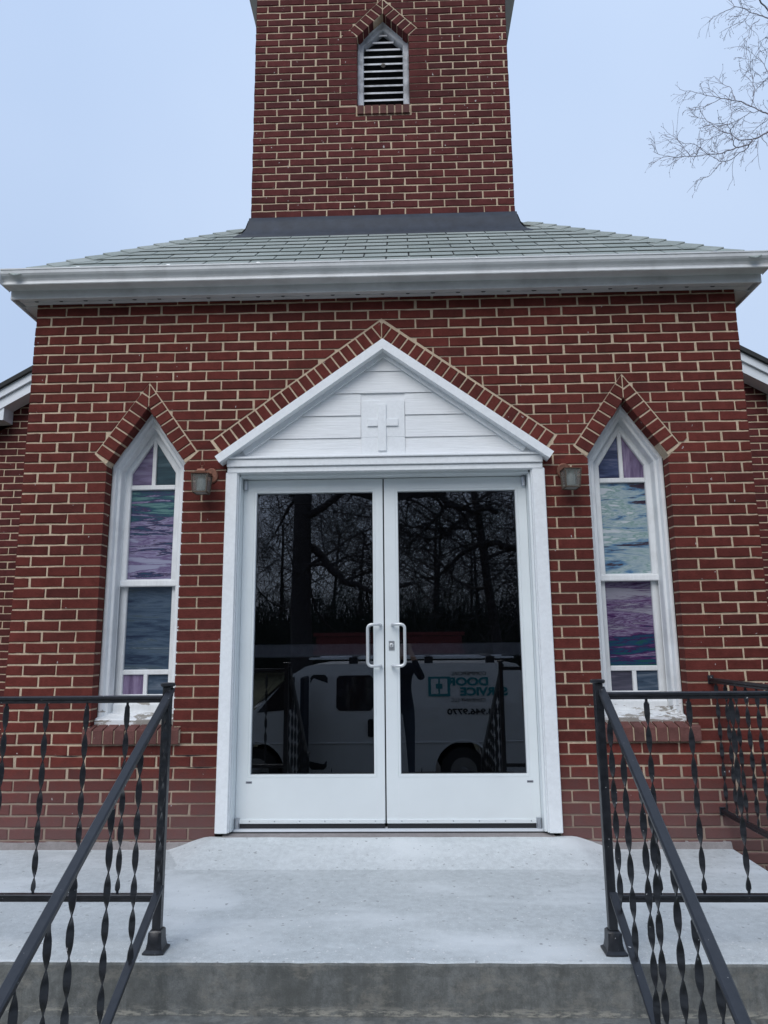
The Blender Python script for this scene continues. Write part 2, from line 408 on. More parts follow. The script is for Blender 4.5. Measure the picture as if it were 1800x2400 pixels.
# ================================================================== SETTING
EARTH = -.64
def ground():
    b = MB(); ys = [-300, -120, -60, -30, -22, -16, -12, -9, -7.2, -6.6, -6.0, -5.5, -5.0, -4.6, -3, -1.5, 0, 3, 10, 40, 120, 300]
    xs = [-300, -120, -60, -30, -15, -8, -4, -2, 0, 2, 4, 8, 15, 30, 60, 120, 300]
    def h(x, y):
        if y < -6.8: base = -1.34
        elif y < -4.9: t = (-4.9-y)/1.9; base = EARTH-(1.34+EARTH)*(t*t*(3-2*t))
        else: base = EARTH
        if y < -13: base += min(1.2, (-13-y)*.05)
        return base
    n = len(xs)
    for y in ys:
        for x in xs: b.v.append((x, y, h(x, y)-.004))
    for j in range(len(ys)-1):
        for i in range(n-1): b.f.append((j*n+i, j*n+i+1, (j+1)*n+i+1, (j+1)*n+i))
    m, nt, bs = mat('winter_grass')
    a = tex(nt, pos(nt), 8, 6, .7); c = tex(nt, pos(nt), .6, 3)
    col = ramp(nt, a, [(.3, (.045, .05, .025)), (.7, (.12, .11, .06))]); L(nt, mix(nt, 1, col, ramp(nt, c, [(.3, .8), (.7, 1.2)]), 'MULTIPLY'), bs.inputs['Base Color'])
    bs.inputs['Roughness'].default_value = .95; bump(nt, bs, a, 1, .02)
    o = b.build('ground', m, kind='structure'); return o
ground()
MB().box(-60, 60, -12.4, -6.75, -1.5, -1.335).build('driveway', simple('asphalt', (.055, .055, .058), .9, 0, 60, .25, .5), kind='structure')
MB().box(-1.6, 1.7, -4.88, -2.38, -.75, EARTH+.004).build('walkway', M['conc'], kind='structure')

# landing, steps
LZ = -.084; LY = -1.475; LX0, LX1 = -3.15, 1.985
def slab(name, x0, x1, yf, yb, zt, zb, m_top, m_face, seed):
    rnd = random.Random(seed); nseg = int((x1-x0)/.03); xs = [x0+(x1-x0)*i/nseg for i in range(nseg+1)]
    prof = []
    for x in xs:
        j = noise.noise(Vector((x*6, seed, 0)))*.007 + noise.noise(Vector((x*31, seed, 3)))*.005
        k = noise.noise(Vector((x*9, seed, 7)))*.006
        prof.append([(yb, zt), (yf+.05, zt), (yf+.014+j, zt-.0005), (yf+.003+j, zt-.004+k*.3), (yf+j*.6, zt-.013+k), (yf+.002, zt-.05), (yf+.003*noise.noise(Vector((x*4, 2, seed))), zb)])
    top = MB(); face = MB(); n = nseg+1
    for P in prof: pass
    for i, x in enumerate(xs):
        for (y, z) in prof[i][:4]: top.v.append((x, y, z))
        for (y, z) in prof[i][3:]: face.v.append((x, y, z))
    for i in range(nseg):
        for k in range(3): top.f.append((i*4+k, i*4+k+1, (i+1)*4+k+1, (i+1)*4+k))
        for k in range(3): face.f.append((i*4+k, i*4+k+1, (i+1)*4+k+1, (i+1)*4+k))
    for xe in (x0, x1): face.add([(xe, yb, zt-.001), (xe, yf+.012, zt-.001), (xe, yf+.004, zb), (xe, yb, zb)], [(0, 1, 2, 3)])
    a = top.build(name, m_top, kind='structure'); c = face.build(name+'_riser', m_face, parent=a)
    return a
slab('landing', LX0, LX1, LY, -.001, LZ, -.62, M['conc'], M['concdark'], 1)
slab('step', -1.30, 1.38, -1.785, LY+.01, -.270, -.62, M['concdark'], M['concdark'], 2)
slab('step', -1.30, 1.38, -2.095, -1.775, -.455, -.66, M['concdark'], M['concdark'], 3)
# sloping concrete apron at the doors
def apron():
    b = MB(); nx, ny = 90, 26
    for j in range(ny+1):
        y = -.45*j/ny
        for i in range(nx+1):
            x = -1.42+2.88*i/nx; xc = x-.02
            fy = 1-max(0, (-y-.03)/.37); fx = (1.31-abs(xc)-.15*min(1, -y/.3))/.24
            f = max(0, min(1, fy, fx)); f = f*f*(3-2*f)*.25+f*.75
            z = LZ-.003+.0715*f + .0015*noise.noise(Vector((x*5, y*5, 0)))*f
            b.v.append((x, y-.002, z))
    for j in range(ny):
        for i in range(nx): b.f.append((j*(nx+1)+i, j*(nx+1)+i+1, (j+1)*(nx+1)+i+1, (j+1)*(nx+1)+i))
    o = b.build('concrete_apron', M['apron'], smooth=True, kind='structure')
apron()

# ================================================================== CHURCH
church = empty('church_building', (0, 0, EARTH), 'red brick church with square tower, white gable over glass double doors and pointed windows', 'church')
def P(o):   # keep world coordinates under the church
    o.parent = church; o.matrix_parent_inverse = Matrix.Translation((0, 0, -EARTH)); return o
CH = .0677; Z0 = .0313; JT = .0112
WX0, WX1 = -2.335, 2.338
WTOP = 3.372
# openings
DG = [(-1.005, -1), (1.012, -1), (1.012, 2.262), (1.105, 2.395), (0, 3.205), (-1.105, 2.395), (-1.005, 2.262)]
DGc = [[(-1.006, -1), (1.024, -1), (1.024, 2.30), (-1.006, 2.30)], [(-1.04, 2.285), (1.05, 2.285), (1.125, 2.395), (0.003, 3.222), (-1.12, 2.395)]]
def house(c, hw, zb, zs, za): return [(c-hw, zb), (c+hw, zb), (c+hw, zs), (c, za), (c-hw, zs)]
WIN = [(-1.535, .255), (1.560, .253)]
def win_clip(c, hw_=.2535):
    return [[(c-hw_, .60), (c+hw_, .60), (c+hw_, 2.27), (c-hw_, 2.27)],
            [(c-hw_, 2.235), (c+hw_, 2.235), (c+.342, 2.322), (c, 2.800), (c-.342, 2.322)],
            [(c-.30, .495), (c+.30, .495), (c+.30, .612), (c-.30, .612)]]
FCL = DGc + win_clip(WIN[0][0]) + win_clip(WIN[1][0])

def brick_variant(lx, lz, dep, seed):
    rnd = random.Random(seed); b = MB(); nx = 5; fr = []
    def jit(a): return rnd.uniform(-a, a)
    ring = [(-lx/2, -lz/2), (-lx/6, -lz/2), (lx/6, -lz/2), (lx/2, -lz/2), (lx/2, lz/2), (lx/6, lz/2), (-lx/6, lz/2), (-lx/2, lz/2)]
    outer = [(x+jit(.0022), z+jit(.0018)) for x, z in ring]
    inner = [(x*(1-.008/lx), z*(1-.007/lz)) for x, z in outer]
    V = [(x, 0+jit(.0006), z) for x, z in inner] + [(x, .0035, z) for x, z in outer] + [(x, dep, z) for x, z in ring]
    F = [tuple(range(8))] + [(i, (i+1) % 8, (i+1) % 8+8, i+8) for i in range(8)] + [(i+8, (i+1) % 8+8, (i+1) % 8+16, i+16) for i in range(8)]
    b.add(V, F); return b
def piece(poly, y0, dep, out):           # clipped brick piece
    if abs(area(poly)) < .00035: return
    w_ = max(q[0] for q in poly)-min(q[0] for q in poly); h_ = max(q[1] for q in poly)-min(q[1] for q in poly)
    if w_ < .012 or h_ < .012: return
    out.prism(ccw(poly), y0, y0+dep)
def courses(x0, x1, k0, k1, phase, pitch=.2145, ztop=99, seed=0, avoid=lambda z: ()):
    """yields brick rectangles (x0,x1,z0,z1,full)"""
    rnd = random.Random(seed)
    for k in range(k0, k1):
        za = Z0+CH*k+JT/2; zb = min(Z0+CH*(k+1)-JT/2, ztop)
        if zb-za < .015: continue
        x = phase + (0 if k % 2 else pitch/2); 
        while x > x0: x -= pitch
        joints = []; 
        while x < x1:
            if x > x0+.035 and x < x1-.035 and all(abs(x-q) > .055 for q in avoid(za)): joints.append(x+rnd.uniform(-.004, .004))
            x += pitch
        e = [x0-JT/2]+joints+[x1+JT/2]
        for i in range(len(e)-1):
            a, c = e[i]+JT/2*rnd.uniform(.8, 1.35), e[i+1]-JT/2*rnd.uniform(.8, 1.35)
            if i == 0: a = x0
            if i == len(e)-2: c = x1
            yield a, c, za, zb, (i > 0 and i < len(e)-2 and zb-za > .05)

# ---- front wall
def mortar_face(outer, holes, y0, y1, name, mt=None):
    loops = [[Vector((x, z, 0)) for x, z in outer]] + [[Vector((x, z, 0)) for x, z in h] for h in holes]
    tris = tessellate_polygon(loops); pts = [p for l in loops for p in l]
    b = MB(); b.add([(p.x, y0, p.y) for p in pts], [tuple(t) for t in tris])
    for l in loops:
        n = len(l); b.add([(p.x, y0, p.y) for p in l]+[(p.x, y1, p.y) for p in l], [(i, (i+1) % n, (i+1) % n+n, i+n) for i in range(n)])
    return b.build(name, mt or M['mortar'])
BOT = -.70
outer = [(WX0+.003, BOT), (DG[0][0]-.004, BOT)] + [(x, z) for x, z in [(-1.009, 2.262), (-1.105, 2.36), (0.0, 3.10), (1.105, 2.36), (1.016, 2.262)]] + [(1.016, BOT), (WX1-.003, BOT), (WX1-.003, WTOP+.03), (WX0+.003, WTOP+.03)]
holes = [house(c, hw+.004, .55, 2.262, 2.66) for c, hw in WIN]
fw_ = P(mortar_face(outer, holes, .0065, .10, 'front_wall'))
variants = [brick_variant(.200, CH-JT, .092, s).mesh('brick', M['brick']) for s in range(10)]
cand = []; rest = MB(); rndb = random.Random(5)
for a, c, za, zb, full in courses(WX0, WX1, -10, 50, -2.236, ztop=WTOP+.004, seed=3, avoid=lambda z: [c+s*h for c, h in WIN for s in (-1, 1)]+[-1.005, 1.02] if .45 < z < 2.3 else ([-1.005, 1.02] if z < 2.3 else ())):
    if zb < LZ-.03 and c < LX1-.0: continue
    r = [(a, za), (c, za), (c, zb), (a, zb)]; pcs = [r]
    for cl in FCL: pcs = [q for p in pcs for q in subtract(p, cl)]
    yj = rndb.uniform(-.0012, .0022)
    if len(pcs) == 1 and pcs[0] == r:
        if full and .190 < c-a < .208: cand.append(((a+c)/2, (za+zb)/2, yj)); continue
        b_ = brick_variant(c-a, zb-za, .092, rndb.random()); rest.add([(x+(a+c)/2, y+yj, z+(za+zb)/2) for x, y, z in b_.v], b_.f)
    else:
        for p in pcs: piece(p, .0005, .0915, rest)
cand.sort(key=lambda t: (t[0]-CAM[0])**2+(t[1]-CAM[2])**2*1.0)
def lump(b, cx, cz, yj, rz, vi):
    me = variants[vi]; b.add([(v.co.x*math.cos(rz)-v.co.z*math.sin(rz)+cx, v.co.y+yj, v.co.z*math.cos(rz)+v.co.x*math.sin(rz)+cz) for v in me.vertices], [tuple(p.vertices) for p in me.polygons])
for i, (cx, cz, yj) in enumerate(cand):
    vi = rndb.randrange(10); rz = rndb.uniform(-.004, .004)
    if i < 300:
        o = bpy.data.objects.new('brick', variants[vi]); COL.objects.link(o); o.parent = fw_
        o.location = (cx, yj, cz); o.rotation_euler = (0, rz, 0)
    else: lump(rest, cx, cz, yj, -rz, vi)
o = rest.build('brick_courses', M['brick'], fw_, kind='stuff')
# mortar wash along the foot of the wall
for (xa, xb) in ((LX0+.8, -1.02), (1.03, LX1)):
    b = MB()
    n = int((xb-xa)/.06); zt = [LZ+.036+.006*noise.noise(Vector((xa+i*.3, 4, 1))) for i in range(n+1)]; yt = [-.006-.006*abs(noise.noise(Vector((xa+i*.37, 9, 1)))) for i in range(n+1)]
    for i in range(n):
        x_, x2_ = xa+(xb-xa)*i/n, xa+(xb-xa)*(i+1)/n
        b.add([(x_, .004, zt[i]+.004), (x_, yt[i], zt[i]-.004), (x_, yt[i]-.012, LZ-.01), (x2_, .004, zt[i+1]+.004), (x2_, yt[i+1], zt[i+1]-.004), (x2_, yt[i+1]-.012, LZ-.01)], [(0, 1, 4, 3), (1, 2, 5, 4)])
    b.build('mortar_wash', M['parge'], fw_)

for (xa, xb, k_) in ((-1.27, -1.10, 6), (-1.19, -1.02, 5), (-2.0, -1.82, 6), (-1.62, -1.45, 5)):     # old cracked bed joints left of the doors
    z_ = Z0+CH*k_; b = MB(); n_ = 8
    for i in range(n_+1):
        x_ = xa+(xb-xa)*i/n_; w_ = (.0032+.002*noise.noise(Vector((x_*30, k_, 0))))*math.sin(math.pi*(i+.3)/(n_+.6)); dz = .002*noise.noise(Vector((x_*20, k_, 5)))
        b.v += [(x_, .0058, z_+dz+w_), (x_, .0058, z_+dz-w_)]
    for i in range(n_): b.f.append((2*i, 2*i+1, 2*i+3, 2*i+2))
    b.build('joint_crack', M['gap'], fw_)
def oriented_brick(p0, p1, inn, wid, dep, y0, nm, parent, m_, cnt, mid=None):
    """rowlock bricks along the line p0->p1, of width wid towards inn; returns nothing"""
    p0 = Vector(p0); p1 = Vector(p1); t = (p1-p0).normalized(); nn = Vector((-t.y, t.x))
    if nn.dot(Vector(inn)) < 0: nn = -nn
    Ltot = (p1-p0).length; step = Ltot/cnt
    for i in range(cnt):
        a = i*step+.0055; c = (i+1)*step-.0055
        w0 = rndb.uniform(-.003, .003)
        q = [p0+t*a, p0+t*c, p0+t*(c+rndb.uniform(-.002, .002))+nn*(wid+w0), p0+t*(a+rndb.uniform(-.002, .002))+nn*(wid+w0)]
        poly = ccw([(v.x, v.y) for v in q])
        if mid is not None:
            sg = 1 if p0.x < mid else -1; xm = mid-sg*.004
            poly = clip(poly, (xm, 0), (xm, 1), sg > 0)
            if len(poly) < 3 or abs(area(poly)) < .0006: continue
        inn_ = grow(poly, -.003)
        b = MB(); yy = y0+rndb.uniform(-.002, .001)
        b.loft([(inn_, yy), (poly, yy+.003), (poly, yy+dep)]); b.add([(x, yy, z) for x, z in inn_], [tuple(range(len(inn_)))])
        b.build(nm, m_, parent)
def arch_mortar(outer_pts, inner_pts, y0, y1, parent):
    b = MB(); n = len(outer_pts)
    V = [(x, y0, z) for x, z in outer_pts]+[(x, y0, z) for x, z in inner_pts]
    b.add(V, [(i, i+1, n+i+1, n+i) for i in range(n-1)])
    V = [(x, y0, z) for x, z in inner_pts]+[(x, y1, z) for x, z in inner_pts]; b.add(V, [(i, i+1, n+i+1, n+i) for i in range(n-1)])
    b.build('arch_mortar', M['mortar'], parent)
# door gable band
oriented_brick((-1.100, 2.392), (-.006, 3.198), (1, -1), .100, .095, -.002, 'arch_brick', fw_, M['brick'], 20, 0.002)
oriented_brick((1.106, 2.392), (.010, 3.190), (-1, -1), .100, .095, -.003, 'arch_brick', fw_, M['brick'], 20, 0.002)
arch_mortar([(-1.125, 2.385), (0.002, 3.222), (1.130, 2.385)], [(-1.06, 2.29), (0, 3.06), (1.06, 2.29)], .0035, .1, fw_)
for c, hw in WIN:
    for s in (-1, 1):
        oriented_brick((c+s*.328, 2.322), (c+s*.004, 2.790 if s < 0 else 2.782), (-s, -1), .098, .095, -.002, 'arch_brick', fw_, M['brick'], 8, c)
    arch_mortar([(c-.342, 2.315), (c, 2.805), (c+.342, 2.315)], [(c-hw-.004, 2.25), (c, 2.640), (c+hw+.004, 2.25)], .003, .1, fw_)
# brick sills under the windows: sloping rowlocks
for c, hw in WIN:
    n = 8; x0 = c-.262; st = .524/n+.0006
    for i in range(n+1):
        a, d_ = x0+i*st-.03+.005, x0+(i+1)*st-.03-.005
        b = MB(); y_ = -.030+rndb.uniform(-.002, .002)
        prof = [(.09, .50), (y_+.003, .508), (y_, .512), (y_, .588), (y_+.006, .596), (.085, .622)]
        b.prof_x(prof, a, d_); b.build('sill_brick', M['brick3'], fw_)
    MB().prof_x([(.088, .503), (-.020, .513), (-.020, .584), (.083, .614)], x0-.028, x0+(n+1)*st-.032).build('sill_mortar', M['mortar'], fw_)

# side walls of the vestibule (joined: hardly seen)
def side_bricks(xw, sgn, y0, y1, k0, k1, dep, m_, nm, ztopf=None):
    b = MB(); rr = random.Random(11)
    for a, c, za, zb, full in courses(y0, y1, k0, k1, y0+.09, seed=12):
        if ztopf and zb > ztopf(a) : continue
        b.add([(xw if j == 0 else xw-sgn*dep, y, z) for j in (0, 1) for (y, z) in ((a, za), (c, za), (c, zb), (a, zb))],
              [(0, 1, 2, 3), (0, 1, 5, 4), (1, 2, 6, 5), (2, 3, 7, 6), (3, 0, 4, 7)])
    return b
for sx, xw in ((-1, WX0), (1, WX1)):
    wl = P(MB().box(min(xw-sx*.006, xw-sx*.09), max(xw-sx*.006, xw-sx*.09), .101, 2.0, BOT, WTOP+.03).build('side_wall', M['mortar']))
    side_bricks(xw, sx, .095, 2.0, -10, 50, .05, M['brick'], '').build('brick_courses', M['brick'], wl, kind='stuff')
# interior shell, painted near-black for the unlit room behind the glass
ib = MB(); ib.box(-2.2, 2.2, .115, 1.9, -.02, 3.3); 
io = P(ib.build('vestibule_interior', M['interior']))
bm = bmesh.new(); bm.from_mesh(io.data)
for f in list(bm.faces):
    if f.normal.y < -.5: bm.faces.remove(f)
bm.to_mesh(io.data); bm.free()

# ---- windows
ST = {
 'lilac': stained('lilac_glass', [(0, (.13, .09, .17)), (.5, (.26, .20, .33)), (1, (.42, .35, .50))], True, 1, 1),
 'lilac2': stained('lilac_glass_b', [(0, (.10, .07, .15)), (.5, (.24, .19, .32)), (1, (.36, .32, .45))], False, 1, 2),
 'tealdark': stained('deep_teal_glass', [(0, (.015, .04, .055)), (.5, (.03, .085, .10)), (1, (.10, .18, .20))], False, 1, 3),
 'lw_up': stained('teal_purple_glass', [(0, (.40, .42, .56)), (.22, (.16, .11, .24)), (.42, (.36, .34, .50)), (.52, (.06, .035, .09)), (.62, (.035, .06, .14)), (.78, (.02, .10, .12)), (1, (.14, .30, .28))], False, .9, 4, .34, 1.5, 2.12),
 'lw_low': stained('slate_blue_glass', [(0, (.03, .045, .085)), (.35, (.06, .10, .15)), (.6, (.10, .15, .21)), (.8, (.08, .12, .14)), (1, (.26, .32, .40))], False, .9, 5),
 'slate': stained('slate_glass', [(0, (.03, .05, .075)), (.5, (.07, .11, .16)), (1, (.20, .25, .30))], False, 1, 6),
 'bluevio': stained('blue_violet_glass', [(0, (.03, .04, .10)), (.5, (.08, .11, .22)), (1, (.22, .24, .36))], False, 1, 7),
 'rw_up': stained('sky_and_smoke_glass', [(0, (.05, .03, .05)), (.18, (.09, .08, .10)), (.30, (.12, .28, .46)), (.48, (.34, .48, .52)), (.66, (.48, .60, .62)), (.80, (.24, .42, .38)), (1, (.70, .78, .80))], False, .42, 2.15, 0, 0, 1, .42, .58),
 'rw_low': stained('purple_teal_glass', [(0, (.02, .10, .10)), (.16, (.02, .07, .15)), (.28, (.05, .02, .08)), (.45, (.13, .06, .17)), (.58, (.30, .26, .38)), (.72, (.10, .05, .14)), (1, (.36, .36, .42))], False, .9, 10, .30, .94, 1.45),
 'smoke': stained('smoke_glass', [(0, (.05, .055, .08)), (.5, (.12, .12, .16)), (1, (.24, .22, .26))], False, .8, 11),
}
def window(c, hw, cg, cols, lbl):
    H = lambda d: [(x, max(z, .612)) for x, z in grow(house(c+ (cg-c)*min(1, d/.10), hw, .612, 2.258, 2.648), -d)]
    b = MB(); b.loft([(H(.0005), .108), (H(.002), .098), (H(.012), .095), (H(.030), .098), (H(.034), .106), (H(.040), .122), (H(.046), .124), (H(.056), .126), (H(.060), .134), (H(.062), .190), (H(.066), .192)])
    wf = P(b.build('window', M['oldwhite'])); wf['label'] = lbl
    # wood sill and apron board
    MB().prof_x([(.30, .60), (.060, .600), (.055, .605), (.055, .640), (.062, .648), (.30, .70)], c-hw+.003, c+hw-.003).build('wood_sill', M['oldwhite'], wf)
    MB().prof_x([(.30, .66), (.185, .665), (.185, .72), (.20, .735), (.30, .74)], c-hw+.060, c+hw-.060).build('inner_sill', M['oldwhite'], wf)
    g = .148; yu = .215; yl = .245; zm = 1.495
    # upper sash (outer) - polygon ring + bars
    out_ = [(cg-.192, zm-.022), (cg+.192, zm-.022), (cg+.192, 2.245), (cg, 2.545), (cg-.192, 2.245)]
    inn_ = [(cg-g, zm+.020), (cg+g, zm+.020), (cg+g, 2.232), (cg, 2.462), (cg-g, 2.232)]
    s1 = MB(); s1.loft([(out_, yu+.03), (out_, yu-.022), (grow(inn_, .004), yu-.022), (inn_, yu-.016), (inn_, yu+.004)])
    s1.build('sash', M['oldwhite'], wf)
    for nm, (xa, xb, za, zb) in (('muntin', (cg-g, cg+g, 2.118, 2.150)), ):
        MB().box(xa, xb, yu-.018, yu+.004, za, zb, .004).build(nm, M['oldwhite'], wf)
    MB().box(cg-.013, cg+.013, yu-.017, yu+.004, 2.146, 2.47, .003).build('muntin', M['oldwhite'], wf)
    # meeting rail
    MB().prof_x([(yl+.01, zm-.024), (yu-.026, zm-.024), (yu-.028, zm-.018), (yu-.026, zm+.010), (yu-.014, zm+.022), (yl+.01, zm+.022)], cg-.195, cg+.195).build('meeting_rail', M['oldwhite'], wf)
    # lower sash (inner)
    out_ = [(cg-.20, .70), (cg+.20, .70), (cg+.20, zm), (cg-.20, zm)]; inn_ = [(cg-g, .782), (cg+g, .782), (cg+g, zm-.01), (cg-g, zm-.01)]
    s2 = MB(); s2.loft([(out_, yl+.02), (out_, yl-.020), (grow(inn_, .004), yl-.020), (inn_, yl-.014), (inn_, yl+.004)])
    s2.build('sash', M['oldwhite'], wf)
    MB().box(cg-g, cg+g, yl-.016, yl+.004, .905, .937, .004).build('muntin', M['oldwhite'], wf)
    MB().box(cg-.013, cg+.013, yl-.015, yl+.004, .78, .907, .003).build('muntin', M['oldwhite'], wf)
    def pane(poly, y, mm, nm='pane'):
        b_ = MB(); b_.prism(poly, y, y+.004); b_.build(nm, ST[mm], wf)
    pane([(cg-g, 2.150), (cg-.012, 2.150), (cg-.012, 2.455), (cg-g, 2.232)], yu, cols[0])
    pane([(cg+.012, 2.150), (cg+g, 2.150), (cg+g, 2.232), (cg+.012, 2.455)], yu, cols[1])
    pane([(cg-g, zm+.01), (cg+g, zm+.01), (cg+g, 2.12), (cg-g, 2.12)], yu, cols[2])
    pane([(cg-g, .93), (cg+g, .93), (cg+g, zm), (cg-g, zm)], yl, cols[3])
    pane([(cg-g, .78), (cg-.012, .78), (cg-.012, .91), (cg-g, .91)], yl, cols[4])
    pane([(cg+.012, .78), (cg+g, .78), (cg+g, .91), (cg+.012, .91)], yl, cols[5])
    # dark backing closes the hole
    MB().box(c-hw, c+hw, .275, .285, .60, 2.66).build('backing', M['dark'], wf)
window(WIN[0][0], WIN[0][1], -1.548, ('lilac2', 'tealdark', 'lw_up', 'lw_low', 'lilac', 'slate'), 'pointed window with teal and purple glass')
window(WIN[1][0], WIN[1][1], 1.576, ('bluevio', 'lilac', 'rw_up', 'rw_low', 'smoke', 'slate'), 'pointed window with pale blue swirled glass above purple glass')

# ---- door surround
CX0, CX1 = -1.000, 1.018
cas = P(MB().box(CX0, -.925, -.032, .10, .006, 2.172, .004).build('door_casing', M['white']))
cas2 = P(MB().box(.945, CX1+.006, -.032, .10, .006, 2.172, .004).build('door_casing', M['white']))
for (xa, xb, xd, par) in ((-.934, -.912, -1, cas), (.925, .952, 1, cas2)):
    MB().box(xa, xb, .012, .14, .004, 2.20, .002).build('door_jamb', M['doorwhite'], par)
    MB().box(*( (-.925, -.919) if xd < 0 else (.938, .945) ), -.018, .02, .006, 2.17, .002).build('stop_bead', M['white'], par)
MB().box(-.925, .945, .012, .14, 2.152, 2.20, .002).build('door_head', M['doorwhite'], cas)
# pediment
ped = P(MB().prism([(-.985, 2.24), (1.0, 2.24), (1.0, 2.27), (.94, 2.31), (.008, 3.0), (-.93, 2.31), (-.985, 2.27)], -.004, .10).build('pediment', M['siding']))
MB().box(-.992, 1.012, -.050, .09, 2.205, 2.252, .003).build('header_board', M['white'], ped)
MB().box(-.996, 1.014, -.062, .09, 2.2535, 2.268, .003).build('header_cap', M['white'], ped)
MB().box(-.990, 1.012, -.036, .09, 2.168, 2.2035, .003).build('header_board', M['white'], ped)
# rake boards
ax, az = .010, 3.033
for s in (-1, 1):
    tip = (-1.058, 2.262) if s < 0 else (1.075, 2.258)
    t = Vector((tip[0]-ax, tip[1]-az)).normalized(); n_ = Vector((t.y, -t.x));
    if n_.y > 0: n_ = -n_
    w0 = .056; k = w0/abs(n_.y)
    q = [(ax, az), tip, (tip[0]+n_.x*w0*.9, tip[1]+n_.y*w0*.9), (ax, az-k)]
    b = MB(); b.prism(q, -.100, -.004); o = b.build('rake_board', M['white'], ped)
    w1 = .030
    q2 = [(ax, az-k-.0005), (tip[0]+n_.x*w0*.9-s*.13, tip[1]+n_.y*w0*.9+.13*abs(t.y/t.x)), (tip[0]+n_.x*w0*.9-s*.15, tip[1]+n_.y*w0*.9+.13*abs(t.y/t.x)-.03), (ax, az-k-w1)]
    MB().prism(q2, -.034, -.003).build('rake_moulding', M['white'], ped)
# lap siding boards, each tilted so that its lower edge stands proud
lines = [2.270, 2.392, 2.541, 2.692, 2.841, 2.975]
def xin(z): return max(.0, (2.985-z)/(2.985-2.262)*1.02)
for i in range(5):
    za, zb = lines[i]+.0015, lines[i+1]
    xa, xb = xin(za), xin(zb)
    if i in (1, 2): pieces = [(-1, -.137), (.150, 1)]
    else: pieces = [(-1, 1)]
    for (la, lb) in pieces:
        def cx_(x, lim): return max(la, min(lb, x))
        x00, x01 = cx_(.008-xa, 0), cx_(.008+xa, 0); x10, x11 = cx_(.008-xb, 0), cx_(.008+xb, 0)
        if x11-x10 < .01: x10 -= .003; x11 += .003
        b = MB(); b.add([(x00, -.017, za), (x01, -.017, za), (x11, -.0095, zb), (x10, -.0095, zb), (x00, -.004, za), (x01, -.004, za), (x11, -.004, zb), (x10, -.004, zb)],
                        [(0, 1, 2, 3), (0, 4, 5, 1), (1, 5, 6, 2), (3, 2, 6, 7), (0, 3, 7, 4)])
        b.build('siding_board', M['siding'], ped)
MB().box(-.134, .147, -.0205, -.004, 2.394, 2.640, .001).build('cross_block', M['white'], ped)
cb = MB(); cb.box(-.026, .028, -.031, -.0206, 2.300, 2.612, .002); cb.build('cross', M['white'], ped)
cb = MB(); cb.box(-.094, -.0262, -.0305, -.0206, 2.464, 2.512, .002); cb.box(.0282, .105, -.0305, -.0206, 2.464, 2.512, .002); cb.build('cross_arm', M['white'], ped)
MB().box(-.134, .147, -.0205, -.0175, 2.272, 2.393, .0005).build('cross_block', M['white'], ped)

